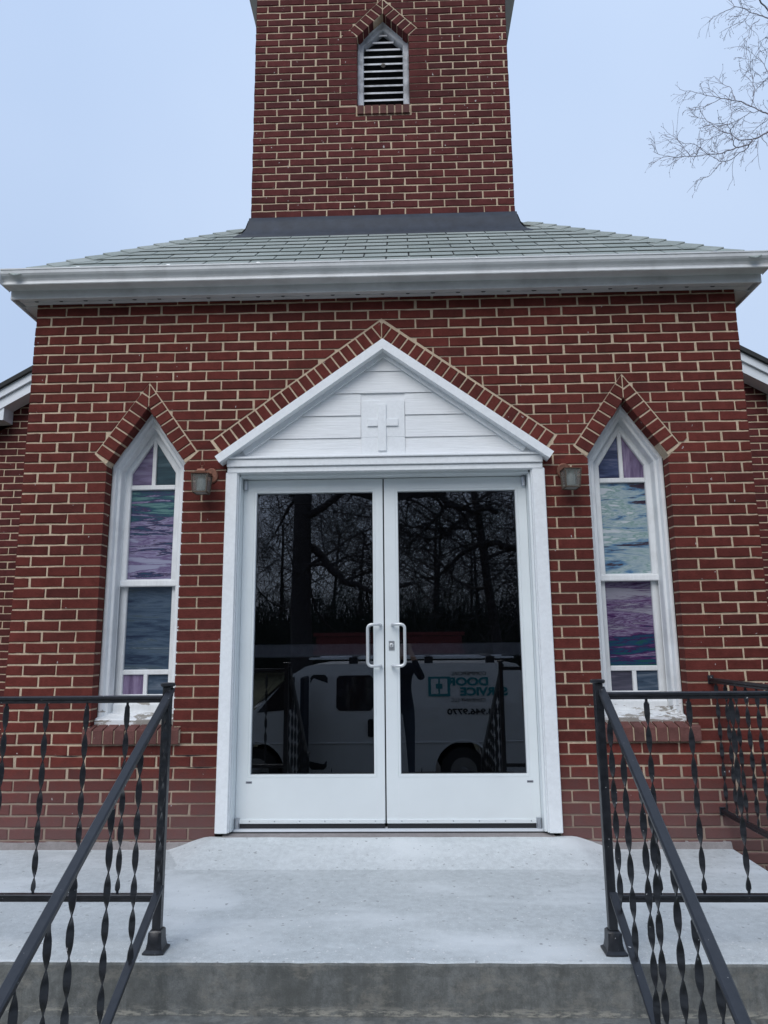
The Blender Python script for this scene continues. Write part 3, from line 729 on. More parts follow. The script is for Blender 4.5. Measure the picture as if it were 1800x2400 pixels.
# ---- double doors
def door_leaf(x0, x1, hinge, lbl):
    """hinge=-1: pivots on the left side"""
    yf, yb = .100, .144
    if hinge < 0: gx0, gx1 = x0+.087, x1-.066
    else: gx0, gx1 = x0+.090, x1-.072
    gz0, gz1 = .310, 2.060; zb_, zt_ = .031, 2.148
    b = MB(); F = lambda a, c, e, f: [(a, e), (c, e), (c, f), (a, f)]
    o_ = F(x0, x1, zb_, zt_); i_ = F(gx0, gx1, gz0, gz1)
    b.loft([(o_, yb), (o_, yf+.0015), (grow(o_, -.0015), yf), (grow(i_, .0175), yf), (grow(i_, .0165), yf+.0025), (grow(i_, .0155), yf), (grow(i_, .003), yf), (i_, yf+.006), (i_, yb)])
    lf = P(b.build('door', M['doorwhite'])); lf['label'] = lbl
    gp = MB().box(gx0-.002, gx1+.002, .120, .126, gz0-.002, gz1+.002).build('glass_pane', M['doorglass'], lf)
    pb = MB().box(x0+.02, x1-.02, .136, .180, 1.008, 1.088, .006)
    pb.build('push_bar', M['pushbar'], lf)
    # rail seams
    sb = MB()
    for xx in ((gx0-.0165, gx1+.0165)): sb.box(xx-.0007, xx+.0007, yf-.0006, yf+.001, zb_+.01, gz0-.02)
    sb.build('rail_seam', M['pushbar'], lf)
    # sweep along the foot
    sw = MB(); sw.box(x0+.024 if hinge < 0 else x0+.004, x1-.004 if hinge < 0 else x1-.026, .092, .0995, .032, .055, .0015)
    swo = sw.build('door_sweep', M['doorwhite'], lf)
    rv = MB()
    nr = 6
    for i in range(nr):
        xx = x0+.09+(x1-x0-.15)*i/(nr-1); rv.tube([(xx, .0925, .046), (xx, .0895, .046)], [.005, .003], 8)
    rv.build('rivet', M['alu'], lf, kind='stuff')
    MB().box(x0+.024 if hinge < 0 else x0+.004, x1-.004 if hinge < 0 else x1-.026, .096, .104, .004, .0315).build('sweep_gap', M['gap'], lf)  # black strip painting the shade of the gap under the leaf
    # offset pivots
    hx = x0+.014 if hinge < 0 else x1-.016
    for (za, zb2) in ((2.082, 2.142), (.0, .066)):
        pv = MB(); pv.tube([(hx, .088, za), (hx, .088, zb2)], .0135, 14); pv.box(hx-.015, hx+.015, .0885, .1, za+.001, zb2-.001, .002)
        if za > 1: pv.tube([(hx, .088, 2.148), (hx, .088, 2.176)], .0135, 14); pv.box(hx-.015, hx+.015, .088, .1, 2.149, 2.172, .002)
        po = pv.build('pivot', M['alu'], lf); smooth_by_angle(po)
    # maker's tag, a small silver plate with blurred print
    tx = -.832 if hinge < 0 else .868
    MB().box(tx-.019, tx+.019, .0985, .0999, .260, .273, .0005).build('tag_plate', M['tag'], lf)
    tt = MB(); rr = random.Random(4)
    xx = tx-.014
    while xx < tx+.013: w_ = rr.uniform(.0012, .0028); tt.box(xx, xx+w_, .0978, .0984, .2638, .2638+rr.choice((.004, .006))); xx += w_+.001
    tt.build('tag_print', M['tagtext'], lf)
    # pull handle
    hx0 = x1-.021 if hinge < 0 else x0+.045; hx1 = hx0-.078 if hinge < 0 else hx0+.078
    za, zb3 = .953, 1.206; yy = .048; pts = []
    pts.append((hx0, .100, zb3)); pts.append((hx0, .075, zb3))
    def arc(cx, cy, cz, r, a0, a1, f, n=7):
        for i in range(n+1):
            a = a0+(a1-a0)*i/n; pts.append(f(cx, cy, cz, r*math.cos(a), r*math.sin(a)))
    sg = -1 if hinge < 0 else 1
    pts = [(hx0, .101, zb3), (hx0, .080, zb3), (hx0+sg*.006, .062, zb3), (hx0+sg*.018, .050, zb3)]
    r_ = .026
    for i in range(8):
        a = math.pi/2*i/7; pts.append((hx1-sg*r_+sg*r_*math.sin(a), .046, zb3-r_+r_*math.cos(a)))
    for i in range(8):
        a = math.pi/2*i/7; pts.append((hx1-sg*r_+sg*r_*math.cos(a), .046, za+r_-r_*math.sin(a)))
    pts += [(hx0+sg*.018, .050, za), (hx0+sg*.006, .062, za), (hx0, .080, za), (hx0, .101, za)]
    hb = MB(); hb.tube(pts, .0095, 14)
    ho = hb.build('handle', M['handle'], lf, smooth=True)
    if hinge > 0:
        lk = MB(); lk.box(.027, .062, .095, .0999, 1.048, 1.106, .001); lo = lk.build('lock_plate', M['alu'], lf)
        lk = MB(); lk.tube([(.044, .0955, 1.078), (.044, .0895, 1.078), (.044, .0885, 1.078)], [.0135, .0135, .011], 20); c_ = lk.build('lock_cylinder', M['handle'], lf); smooth_by_angle(c_)
        MB().box(.0428, .0452, .0878, .0886, 1.070, 1.084).build('keyhole', M['gap'], lf)
    return lf
door_leaf(-.911, -.0005+-.0035, -1, 'left glass door leaf')
door_leaf(.0045, .924, 1, 'right glass door leaf with lock')
P(MB().box(-.93, .945, .14, .150, 2.0, 2.2).build('door_stop', M['gap']))
P(MB().box(-.01, .012, .132, .146, .02, 2.15).build('meeting_gap', M['gap']))
th = P(MB().prof_x([(.16, -.02), (.066, -.02), (.066, -.0055), (.068, .0035), (.16, .0045)], -.925, .945).build('threshold', M['fascia']))
MB().box(-.93, .95, .052, .0655, -.03, -.0065, .001).build('threshold_gap', M['gap'], th)  # dark strip standing in for the shaded gap below the threshold lip
MB().box(-.96, .98, -.02, .0515, -.05, -.0105, .003).build('concrete_sill', M['parge'], th)

# ---- soffit, fascia, gutter
EX0, EX1 = -2.44, 2.445
eave = P(MB().prof_x([(.02, 3.372), (-.104, 3.366), (-.104, 3.38), (.02, 3.385)], EX0+.02, EX1-.02).build('soffit', M['soffit']))
for s, xe, xw in ((-1, EX0, WX0), (1, EX1, WX1)):
    MB().box(min(xe, xw-s*.01), max(xe, xw-s*.01), .021, 2.0, 3.368, 3.38).build('side_soffit', M['soffit'], eave)
    MB().box(min(xe, xe+s*.014), max(xe, xe+s*.014), -.118, 2.0, 3.352, 3.475, .002).build('side_fascia', M['soffit'], eave)
# thin trim lines on the soffit and dark weep notches
nb = MB(); x = -2.31
while x < 2.3:
    r_ = .016+random.uniform(-.003, .002)
    pts = [(x+r_*math.cos(a)*1.1, -.052-.0*math.sin(a)) for a in (0,)]
    V = [(x-r_, -.060, 3.3655), (x+r_, -.060, 3.3655), (x+r_*.5, -.047, 3.3640), (x-r_*.5, -.047, 3.3640), (x, -.040, 3.3655)]
    nb.add(V, [(0, 1, 2, 3), (3, 2, 4)])
    x += .166
nb.build('soffit_vent', M['gap'], eave, kind='stuff')
MB().box(EX0+.04, EX1-.04, -.050, -.046, 3.3635, 3.3665).build('soffit_seam', M['soffit'], eave)
MB().prof_x([(-.104, 3.355), (-.118, 3.355), (-.118, 3.46), (-.104, 3.46)], EX0, EX1).build('fascia', M['gutter'], eave)
gp = [(-.1185, 3.500), (-.1185, 3.412), (-.205, 3.404), (-.216, 3.404), (-.219, 3.409), (-.217, 3.417), (-.212, 3.421), (-.211, 3.432), (-.219, 3.446), (-.236, 3.458), (-.244, 3.470), (-.246, 3.487), (-.246, 3.491), (-.251, 3.493), (-.251, 3.501), (-.238, 3.501), (-.238, 3.492), (-.240, 3.470), (-.125, 3.425), (-.125, 3.500)]
gx = [EX0-.02+i*(EX1-EX0+.04)/40 for i in range(41)]
gb = MB(); n = len(gp)
for x in gx:
    dz = .0015*noise.noise(Vector((x*1.3, 0, 5)))
    for y, z in gp: gb.v.append((x, y, z+dz))
for i in range(40):
    for k in range(n): gb.f.append((i*n+k, i*n+(k+1) % n, (i+1)*n+(k+1) % n, (i+1)*n+k))
gb.f += [tuple(range(n)), tuple(40*n+k for k in range(n))]
gut = P(gb.build('gutter', M['gutter']))
for s, xe in ((-1, EX0-.021), (1, EX1+.021)): MB().prism([(xe-.001, 3.404), (xe+.001, 3.404), (xe+.001, 3.50), (xe-.001, 3.50)], -.246, -.119).build('end_cap', M['gutter'], gut)
for x in (-1.95, -1.36, -.78, .62, 1.10, 1.62, 2.12): 
    MB().box(x-.012, x+.012, -.2515, -.235, 3.4995, 3.5045, .001).build('gutter_clip', M['alu'], gut)

# ---- hip roof
RS = .86; RZ = 3.478
def rz(t): return RZ+RS*t
hx = EX1-.005
rb = MB()
T1 = 1.36     # where the hip meets the tower flank
yF = -.215
V = [(EX0, yF, rz(0)), (EX1, yF, rz(0)), (EX1-T1, yF+T1, rz(T1)), (EX0+T1, yF+T1, rz(T1)), (EX0, 2.6, rz(0)), (EX1, 2.6, rz(0)), (EX0+T1, 2.6, rz(T1)), (EX1-T1, 2.6, rz(T1))]
rb.add(V, [(0, 1, 2, 3), (0, 3, 6, 4), (1, 5, 7, 2)])
roof = P(rb.build('roof', M['underlay']))
EXPO = .142; sinp = RS/math.hypot(1, RS); cosp = 1/math.hypot(1, RS)
rs = random.Random(21)
def shingle(p0x, p1x, s0, s1, cx0=None, trap=None):
    """tab on the front plane between x and slope lengths s0..s1 ; polygon in (x,s)"""
    pass
shing_rest = MB()
for row in range(0, 10):
    s0 = row*EXPO-.02; s1 = s0+EXPO+.03; xoff = (row % 2)*.1525+.04
    x = -2.9+xoff
    while x < 2.9:
        a, c = x+.0045, x+.3050-.0045; x += .305
        a += rs.uniform(-.002, .002)
        t0 = max(0, s0)*cosp; lo = EX0+t0+.02; hi = EX1-t0-.02
        t1 = s1*cosp; lo1 = EX0+t1; hi1 = EX1-t1
        poly = [(a, s0), (c, s0), (c, s1), (a, s1)]
        # clip to the two hips
        k_ = cosp
        poly = clip(poly, (EX0, 0), (EX0+1*k_, 1), False) if True else poly
        poly = clip(poly, (EX1, 0), (EX1-1*k_, 1), True)
        if len(poly) < 3 or abs(area(poly)) < .0015: continue
        # ragged foot with tiny cut corners
        lift0, lift1 = .0105+rs.uniform(0, .0012), .0015
        V = []; 
        for (px, ps) in poly:
            t = ps*cosp; l = lift0 if ps < s0+.01 else lift1
            V.append((px, yF+t-sinp*l, rz(t)+cosp*l))
        n_ = len(V); V2 = [(v[0], v[1]+sinp*.004, v[2]-cosp*.004) for v in V]
        b = MB(); b.add(V+V2, [tuple(range(n_))]+[(i, (i+1) % n_, (i+1) % n_+n_, i+n_) for i in range(n_)])
        b.build('shingle', M['shingle'], roof)
# hip caps
for s, ex in ((-1, EX0), (1, EX1)):
    i = 0; dlen = .145
    hd = Vector((-s*1, 1, RS)).normalized()
    p = Vector((ex, yF, RZ))
    nF = Vector((0, -sinp, cosp)); nS = Vector((s*sinp, 0, cosp))
    aF = nF.cross(hd).normalized(); aS = nS.cross(hd).normalized()
    if aF.x*s > 0: aF = -aF
    if aS.y < 0: aS = -aS
    while i*dlen < 2.02:
        q0 = p+hd*(i*dlen-.01); q1 = p+hd*(i*dlen+dlen+.02); up0 = Vector((0, 0, 1))*.027; up1 = Vector((0, 0, 1))*.014
        b = MB(); w_ = .115
        V = [q0+up0, q0+up0*.6+aF*w_, q1+up1*.6+aF*w_, q1+up1, q0+up0*.6+aS*w_, q1+up1*.6+aS*w_]
        V2 = [v-Vector((0, 0, .006)) for v in V]
        b.add(V+V2, [(0, 1, 2, 3), (0, 3, 5, 4), (0, 1, 7, 6), (0, 4, 10, 6), (1, 2, 8, 7), (4, 5, 11, 10)])
        b.build('hip_cap', M['shingle'], roof); i += 1
# side slopes: shingle rows as one mesh, out of the photo's view
for s in (-1, 1):
    ex = EX0 if s < 0 else EX1
    for row in range(0, 12):
        s0 = row*EXPO; s1 = s0+EXPO+.02; y = -.3+(row % 2)*.1525
        while y < 2.6:
            a, c = y+.003, y+.302; y += .305; t0, t1 = s0*cosp, s1*cosp
            if t1 > T1 or a < yF+t1+.02: continue
            xx0, xx1 = ex-s*t0, ex-s*t1
            shing_rest.add([(xx0+s*sinp*.007, a, rz(t0)+cosp*.007), (xx0+s*sinp*.007, c, rz(t0)+cosp*.007), (xx1, c, rz(t1)+.002), (xx1, a, rz(t1)+.002), (xx0, a, rz(t0)), (xx0, c, rz(t0))], [(0, 1, 2, 3), (0, 4, 5, 1)])
shing_rest.build('side_shingles', M['shingle'], roof, kind='stuff')

# ---- tower
TY = .80; TX0, TX1 = -1.079, 1.066; TZ0 = 4.47; TZ1 = 7.44; TD = 2.15
LC = .012; LHW = .222
tz_s, tz_a, tz_b = 6.222, 6.415, 5.530
t_out = [(TX0+.004, 4.3), (TX1-.004, 4.3), (TX1-.004, TZ1), (TX0+.004, TZ1)]
tw = P(mortar_face(t_out, [house(LC, LHW+.004, 5.52, 6.20, 6.42)], TY+.0065, TY+.11, 'tower_wall'))
TCL = [[(LC-.221, 5.53), (LC+.221, 5.53), (LC+.221, 6.22), (LC-.221, 6.22)], [(LC-.232, 5.42), (LC+.234, 5.42), (LC+.234, 5.535), (LC-.232, 5.535)], [(LC-.221, 6.19), (LC+.221, 6.19), (LC+.298, 6.27), (LC, 6.575), (LC-.285, 6.27)]]
tb = MB()
kk0 = int((TZ0-Z0)/CH); 
for a, c, za, zb, full in courses(TX0, TX1, kk0, int((TZ1-Z0)/CH)+1, TX0+.094, pitch=.2120, ztop=TZ1, seed=31, avoid=lambda z: (LC-LHW, LC+LHW) if 5.42 < z < 6.25 else ()):
    r = [(a, za), (c, za), (c, zb), (a, zb)]; pcs = [r]
    for cl in TCL: pcs = [q for p in pcs for q in subtract(p, cl)]
    yj = TY+rndb.uniform(-.0012, .0022)
    if len(pcs) == 1 and pcs[0] == r:
        b_ = brick_variant(c-a, zb-za, .092, rndb.random()); tb.add([(x+(a+c)/2, y+yj, z+(za+zb)/2) for x, y, z in b_.v], b_.f)
    else:
        for p in pcs: piece(p, TY+.0005, .0915, tb)
tb.build('brick_courses', M['brick2'], tw, kind='stuff')
for s in (-1, 1):
    oriented_brick((LC+s*.285, 6.262), (LC+s*.003, 6.562 if s < 0 else 6.555), (-s, -1), .098, .10, TY-.002, 'arch_brick', tw, M['brick2'], 6, LC)
arch_mortar([(LC-.292, 6.258), (LC, 6.578), (LC+.292, 6.258)], [(LC-LHW-.004, 6.19), (LC, 6.42), (LC+LHW+.004, 6.19)], TY+.003, TY+.1, tw)
for i in range(7):
    a = LC-LHW+.004+i*.0635; 
    MB().prof_x([(TY+.09, 5.430), (TY-.012, 5.436), (TY-.014, 5.512), (TY+.09, 5.530)], a, a+.052).build('sill_brick', M['brick3'], tw)
MB().prof_x([(TY+.09, 5.433), (TY-.004, 5.440), (TY-.006, 5.508), (TY+.09, 5.527)], LC-LHW+.002, LC+LHW).build('sill_mortar', M['mortar'], tw)
for s, xw in ((-1, TX0), (1, TX1)):
    wl = P(MB().box(min(xw-s*.006, xw-s*.09), max(xw-s*.006, xw-s*.09), TY+.111, TY+TD, 4.3, TZ1).build('tower_side_wall', M['mortar']))
    side_bricks(xw, s, TY+.095, TY+TD, kk0-1, int((TZ1-Z0)/CH)+1, .05, M['brick2'], '').build('brick_courses', M['brick2'], wl, kind='stuff')
P(MB().box(TX0, TX1, TY+TD-.06, TY+TD, 4.3, TZ1).build('tower_rear_wall', M['brick2']))
# louvre
HL = lambda d: [(x, max(z, 5.530)) for x, z in grow(house(LC, LHW, 5.530, 6.212, 6.424), -d)]
b = MB(); b.loft([(HL(.0005), TY+.12), (HL(.001), TY+.085), (HL(.010), TY+.080), (HL(.016), TY+.086), (HL(.018), TY+.096), (HL(.046), TY+.098), (HL(.052), TY+.106), (HL(.053), TY+.17)])
lv = P(b.build('louver', M['louver'])); lv['label'] = 'pointed white louver with peeling paint'
sp = (6.30-5.60)/10
for i in range(11):
    z = 5.585+i*.0715
    hw_ = LHW-.052 if z < 6.13 else max(0, (6.345-z)/(6.345-6.13)*(LHW-.052))
    if hw_ < .02: continue
    MB().prof_x([(TY+.108, z-.006), (TY+.112, z+.014), (TY+.165, z+.062), (TY+.168, z+.045)], LC-hw_, LC+hw_).build('slat', M['louver'], lv)
MB().box(LC-LHW, LC+LHW, TY+.168, TY+.175, 5.53, 6.42).build('backing', M['dark'], lv)
# tower eave and cap roof (above the frame)
b = MB(); e = .25; z_ = 7.40
b.add([(TX0-e, TY-e, z_), (TX1+e, TY-e, z_), (TX1+e, TY+TD+e, z_), (TX0-e, TY+TD+e, z_)], [(0, 1, 2, 3)])
ts = P(b.build('tower_soffit', M['soffit']))
b = MB(); b.loft([]) if False else None
b = MB(); bx0, bx1, by0, by1 = TX0-e, TX1+e, TY-e, TY+TD+e
V = [(x, y, z) for z in (z_+.0, z_+.16) for (x, y) in ((bx0, by0), (bx1, by0), (bx1, by1), (bx0, by1))]
b.add(V, [(i, (i+1) % 4, (i+1) % 4+4, i+4) for i in range(4)]); b.build('fascia', M['soffit'], ts)
b = MB(); cxm, cym = (bx0+bx1)/2, (by0+by1)/2
b.add([(bx0, by0, z_+.161), (bx1, by0, z_+.161), (bx1, by1, z_+.161), (bx0, by1, z_+.161), (cxm, cym, z_+2.2)], [(0, 1, 4), (1, 2, 4), (2, 3, 4), (3, 0, 4)])
P(b.build('tower_roof', M['shingle']))
# flashing at the foot of the tower
fb = MB()
def fl_x(side):  pass
rzf = lambda y: rz(y-yF)
prof = [(TY-.004, 4.503), (TY-.013, 4.499), (TY-.022, 4.44), (TY-.038, 4.380), (TY-.056, rzf(TY-.056)+.030), (TY-.100, rzf(TY-.100)+.018), (TY-.102, rzf(TY-.102)+.008)]
nx = 44; outw = [.004, .010, .018, .032, .055, .115, .118]
for i in range(nx+1):
    u = i/nx
    for k, (y, z) in enumerate(prof):
        xa, xb = TX0-outw[k], TX1+outw[k]; x = xa+(xb-xa)*u
        wob = .004*noise.noise(Vector((x*2.2, k*.7, 1)))
        fb.v.append((x, y+wob, z+wob*.5))
K = len(prof)
for i in range(nx):
    for k in range(K-1): fb.f.append((i*K+k, i*K+k+1, (i+1)*K+k+1, (i+1)*K+k))
fo = P(fb.build('flashing', M['flash'], smooth=True))
# side flashing
for s, xw in ((-1, TX0), (1, TX1)):
    b = MB(); ny = 20
    ex = EX0 if s < 0 else EX1
    for j in range(ny+1):
        y = TY-.01+(TD+.0)*j/ny
        t = min(y-yF, abs(xw-ex)); zt = max(rz(t), 0)
        for (o_, dz) in ((.004, .14), (.02, .12), (.04, .06), (.09, 0)):
            tt_ = min(y-yF, abs(xw+s*o_-ex)); b.v.append((xw+s*o_, y, rz(min(y-yF, abs(xw-ex)))*0+rz(tt_)+dz+.01))
    for j in range(ny):
        for k in range(3): b.f.append((j*4+k, j*4+k+1, (j+1)*4+k+1, (j+1)*4+k))
    b.build('side_flashing', M['flash'], fo, smooth=True)

# ---- nave behind (set back 2 m)
NY = 2.0; slope = .58
def rk(x): return 3.680+slope*(3.33-abs(x))      # top of rake at x (nave)
NXW = 4.15
def ntop(x): return rk(x)-.215
nw = MB()
nav_poly = [(-NXW, BOT), (NXW, BOT), (NXW, ntop(NXW)), (0, ntop(0)), (-NXW, ntop(NXW))]
nv = P(mortar_face(nav_poly, [], NY+.0065, NY+.1, 'nave_wall'))
nb_ = MB(); 
for a, c, za, zb, full in courses(-NXW, NXW, -10, 85, -3.0, pitch=.2145, seed=41):
    if max(abs(a), abs(c)) < 2.25 : continue
    if abs(a) < 2.3 and abs(c) < 2.3: continue
    r = [(a, za), (c, za), (c, zb), (a, zb)]
    poly = clip(clip(r, (-NXW, ntop(NXW)), (0, ntop(0)), False), (0, ntop(0)), (NXW, ntop(NXW)), False)
    if len(poly) < 3: continue
    if poly == r:
        b_ = brick_variant(c-a, zb-za, .092, rndb.random()); nb_.add([(x+(a+c)/2, y+NY+rndb.uniform(-.001, .002), z+(za+zb)/2) for x, y, z in b_.v], b_.f)
    else: piece(poly, NY+.0005, .09, nb_)
nb_.build('brick_courses', M['brick2'], nv, kind='stuff')
for s in (-1, 1):
    # rake boards stepped: upper narrow board, lower wide board; dark shingle edge on top
    X0_, X1_ = 1.0*s, 4.62*s
    def band(d0, d1, ya, yb, nm, mm, par):
        q = [(X0_, rk(X0_)-d0), (X1_, rk(X1_)-d0), (X1_, rk(X1_)-d1), (X0_, rk(X0_)-d1)]
        return MB().prism(q, ya, yb).build(nm, mm, par)
    r1 = band(.045, .125, NY-.20, NY-.02, 'rake_fascia', M['fascia'], nv)
    band(.127, .225, NY-.175, NY-.02, 'rake_frieze', M['fascia'], nv)
    band(-.002, .043, NY-.23, NY+.4, 'roof_edge', M['underlay'], nv)
    # boxed cornice return
    q = [(3.64*s, 3.175), (4.62*s, 3.175-.0), (4.62*s, 2.93), (3.64*s, 2.93)]
    MB().prism([((3.60 if s < 0 else 3.54)*s, rk(3.50)-.23), (4.6*s, rk(4.6)-.21), (4.6*s, 2.72), (4.4*s, 3.12), ((3.60 if s < 0 else 3.54)*s, 3.175)], NY-.165, NY-.005).build('cornice_return', M['fascia'], nv)
    # nave roof and side walls
    b = MB(); b.add([(0, NY-.23, rk(0)), (4.75*s, NY-.23, rk(4.75)), (4.75*s, 16, rk(4.75)), (0, 16, rk(0))], [(0, 1, 2, 3)])
    o = P(b.build('nave_roof', M['shingle']))
    P(MB().box(min(NXW*s, (NXW-.1)*s), max(NXW*s, (NXW-.1)*s), NY+.1, 16, BOT, 3.2).build('nave_side_wall', M['brick2']))

# ================================================================== LANTERNS
def lantern(x, z, full, label):
    t = empty('wall_lantern', (x, 0, z), label, 'lantern')
    b = MB(); px = .030 if full else -.012
    # backplate disc on the wall, side arm
    ring = [(.0, .044), (-.006, .044), (-.010, .038), (-.012, .0)]
    n = 24; V = []; 
    for y, r in ring[:3]:
        for k in range(n): a = 2*math.pi*k/n; V.append((px+r*math.cos(a), y, .036+r*math.sin(a)*1.15))
    F = [(j*n+k, j*n+(k+1) % n, (j+1)*n+(k+1) % n, (j+1)*n+k) for j in range(2) for k in range(n)]+[tuple(2*n+k for k in range(n))]
    b.add(V, F); b.build('backplate', M['copper'], t)
    b = MB(); pts = []
    for i in range(9):
        a = math.pi*.5*i/8; pts.append((px*(1-i/8), -.01-.10*math.sin(a), .045+.035*(1-math.cos(a))-.02*i/8))
    if full: b.tube(pts, .006, 8); ao = b.build('arm', M['copper'], t)
    else:
        b.tube([(px, -.008, .03), (0, -.085, .022)], .006, 8); b.build('arm', M['copper'], t)
    yc = -.115
    tw_, bw = .050, .042; zt, zb = .015, -.098
    # glass panes (four) leaning inwards towards the foot
    cs = [(-1, -1), (1, -1), (1, 1), (-1, 1)]
    for i in range(4):
        a, c = cs[i], cs[(i+1) % 4]
        g = MB(); g.add([(a[0]*tw_*.97, yc+a[1]*tw_*.97, zt), (c[0]*tw_*.97, yc+c[1]*tw_*.97, zt), (c[0]*bw*.97, yc+c[1]*bw*.97, zb), (a[0]*bw*.97, yc+a[1]*bw*.97, zb)], [(0, 1, 2, 3)])
        g.build('glass_pane', M['lampglass'], t)
    fr = MB()
    for a in cs: fr.bar((a[0]*tw_, yc+a[1]*tw_, zt), (a[0]*bw, yc+a[1]*bw, zb), .007, .007, (1, 0, 0), .001)
    for i in range(4):
        a, c = cs[i], cs[(i+1) % 4]
        fr.bar((a[0]*bw, yc+a[1]*bw, zb), (c[0]*bw, yc+c[1]*bw, zb), .008, .008, (0, 0, 1), .001)
    fr.build('cage', M['lampmetal'], t)
    fb_ = MB(); fb_.box(-bw*.9, bw*.9, yc-bw*.9, yc+bw*.9, zb-.001, zb+.002); fb_.build('base_glass', M['lampinner'], t)
    # inner frosted chimney
    ch = MB(); ch.tube([(0, yc, zb+.003), (0, yc, zb+.02), (0, yc, zb+.07), (0, yc, zt-.01)], [.024, .027, .027, .022], 14); ch.build('inner_glass', M['lampinner'], t, smooth=True)
    h = MB()
    def sq(hw, z): return [(-hw, yc-hw, z), (hw, yc-hw, z), (hw, yc+hw, z), (-hw, yc+hw, z)]
    lv_ = [sq(.056, .016), sq(.057, .020), sq(.046, .028), sq(.026, .040), sq(.022, .052)] if full else [sq(.054, .016), sq(.054, .0205), sq(.040, .024)]
    for l in lv_: h.v += l
    for j in range(len(lv_)-1):
        for k in range(4): h.f.append((j*4+k, j*4+(k+1) % 4, (j+1)*4+(k+1) % 4, (j+1)*4+k))
    h.f += [(0, 1, 2, 3), tuple((len(lv_)-1)*4+k for k in range(4))]
    h.build('hood', M['copper'], t)
    if full:
        f = MB(); f.tube([(0, yc, .050), (0, yc, .066), (0, yc, .070), (0, yc, .076)], [.016, .006, .008, .003], 10); f.build('finial', M['copper'], t)
        pts = [(.013*math.cos(a), yc, .090+.014*math.sin(a)) for a in [2*math.pi*i/16 for i in range(17)]]
        l = MB(); l.tube(pts, .0016, 6, cap=False); l.build('ring', M['copper'], t)
    return t
lantern(-1.130, 2.122, True, 'copper hooded wall lantern with ring finial, left of the double doors')
ll = lantern(1.160, 2.118, False, 'weathered wall lantern missing its finial, right of the double doors')
ll.rotation_euler = (0, R(1.5), R(3))
# lump in the louvre
b = MB(); 
for j in range(9):
    for k in range(12):
        th_ = math.pi*j/8; ph = 2*math.pi*k/12; rr = 1+.12*noise.noise(Vector((j, k, 3)))
        b.v.append((.021*rr*math.sin(th_)*math.cos(ph), .018*rr*math.sin(th_)*math.sin(ph), .014*rr*math.cos(th_)))
for j in range(8):
    for k in range(12): b.f.append((j*12+k, j*12+(k+1) % 12, (j+1)*12+(k+1) % 12, (j+1)*12+k))
nst = b.build('nest', M['nest'], smooth=True, loc=(LC, TY+.100, 5.995)); tag(nst, 'small grey rounded lump stuck between the louver slats of the tower', 'nest')

# ================================================================== RAILINGS
def twisted(b, x, y, z0, z1, seed=0, w=.0112, th=.0040, L0=.055, ph0=0.0, pitch_=.118):
    """square-ended twisted flat picket"""
    n = max(10, int((z1-z0-L0*1.2)/.0085)); V = []; F = []
    for i in range(n+1):
        z = z0+(z1-z0)*i/n
        t = max(0, min(z-z0-L0*.6, z1-z0-L0*1.2)); a = ph0+math.pi*t/pitch_
        e = .45 if (z-z0 < .012 or z1-z < .012) else 1
        for (p, q) in ((-w*e, -th/2), (w*e, -th/2), (w*e, th/2), (-w*e, th/2)):
            V.append((x+p*math.cos(a)-q*math.sin(a), y+p*math.sin(a)+q*math.cos(a), z))
    for i in range(n):
        for k in range(4): F.append((i*4+k, i*4+(k+1) % 4, (i+1)*4+(k+1) % 4, (i+1)*4+k))
    F += [(3, 2, 1, 0), tuple(n*4+k for k in range(4))]
    b.add(V, F)
def post(x, y, z0, z1, parent, cap=True):
    b = MB(); h = .0170
    b.box(x-h, x+h, y-h, y+h, z0, z1, .003); po = b.build('post', M['rail'], parent)
    if cap:
        c = MB(); c.tube([(x, y, z1-.001), (x, y, z1+.003), (x, y, z1+.011), (x, y, z1+.014)], [.026, .030, .030, .024], 18); co = c.build('post_cap', M['rail'], po); smooth_by_angle(co, 30)
    s = MB(); 
    lv_ = [(.041, z0), (.042, z0+.007), (.032, z0+.015), (.0275, z0+.040), (.026, z0+.074), (.021, z0+.080)]
    for hw, z in lv_: s.v += [(x-hw, y-hw, z), (x-hw*.5, y-hw*1.10, z), (x+hw*.5, y-hw*1.10, z), (x+hw, y-hw, z), (x+hw, y+hw, z), (x+hw*.5, y+hw*1.10, z), (x-hw*.5, y+hw*1.10, z), (x-hw, y+hw, z)]
    for j in range(len(lv_)-1):
        for k in range(8): s.f.append((j*8+k, j*8+(k+1) % 8, (j+1)*8+(k+1) % 8, (j+1)*8+k))
    s.f.append(tuple(40+k for k in range(8)))
    bo = s.build('post_shoe', M['rail'], po); smooth_by_angle(bo, 40)
    return po
def chan(b, p0, p1, w, h):     # moulded channel rail
    b.bar(p0, p1, w, h, (0, 0, 1), .004)
YR = -1.38; TZr = .880; BZr = .110
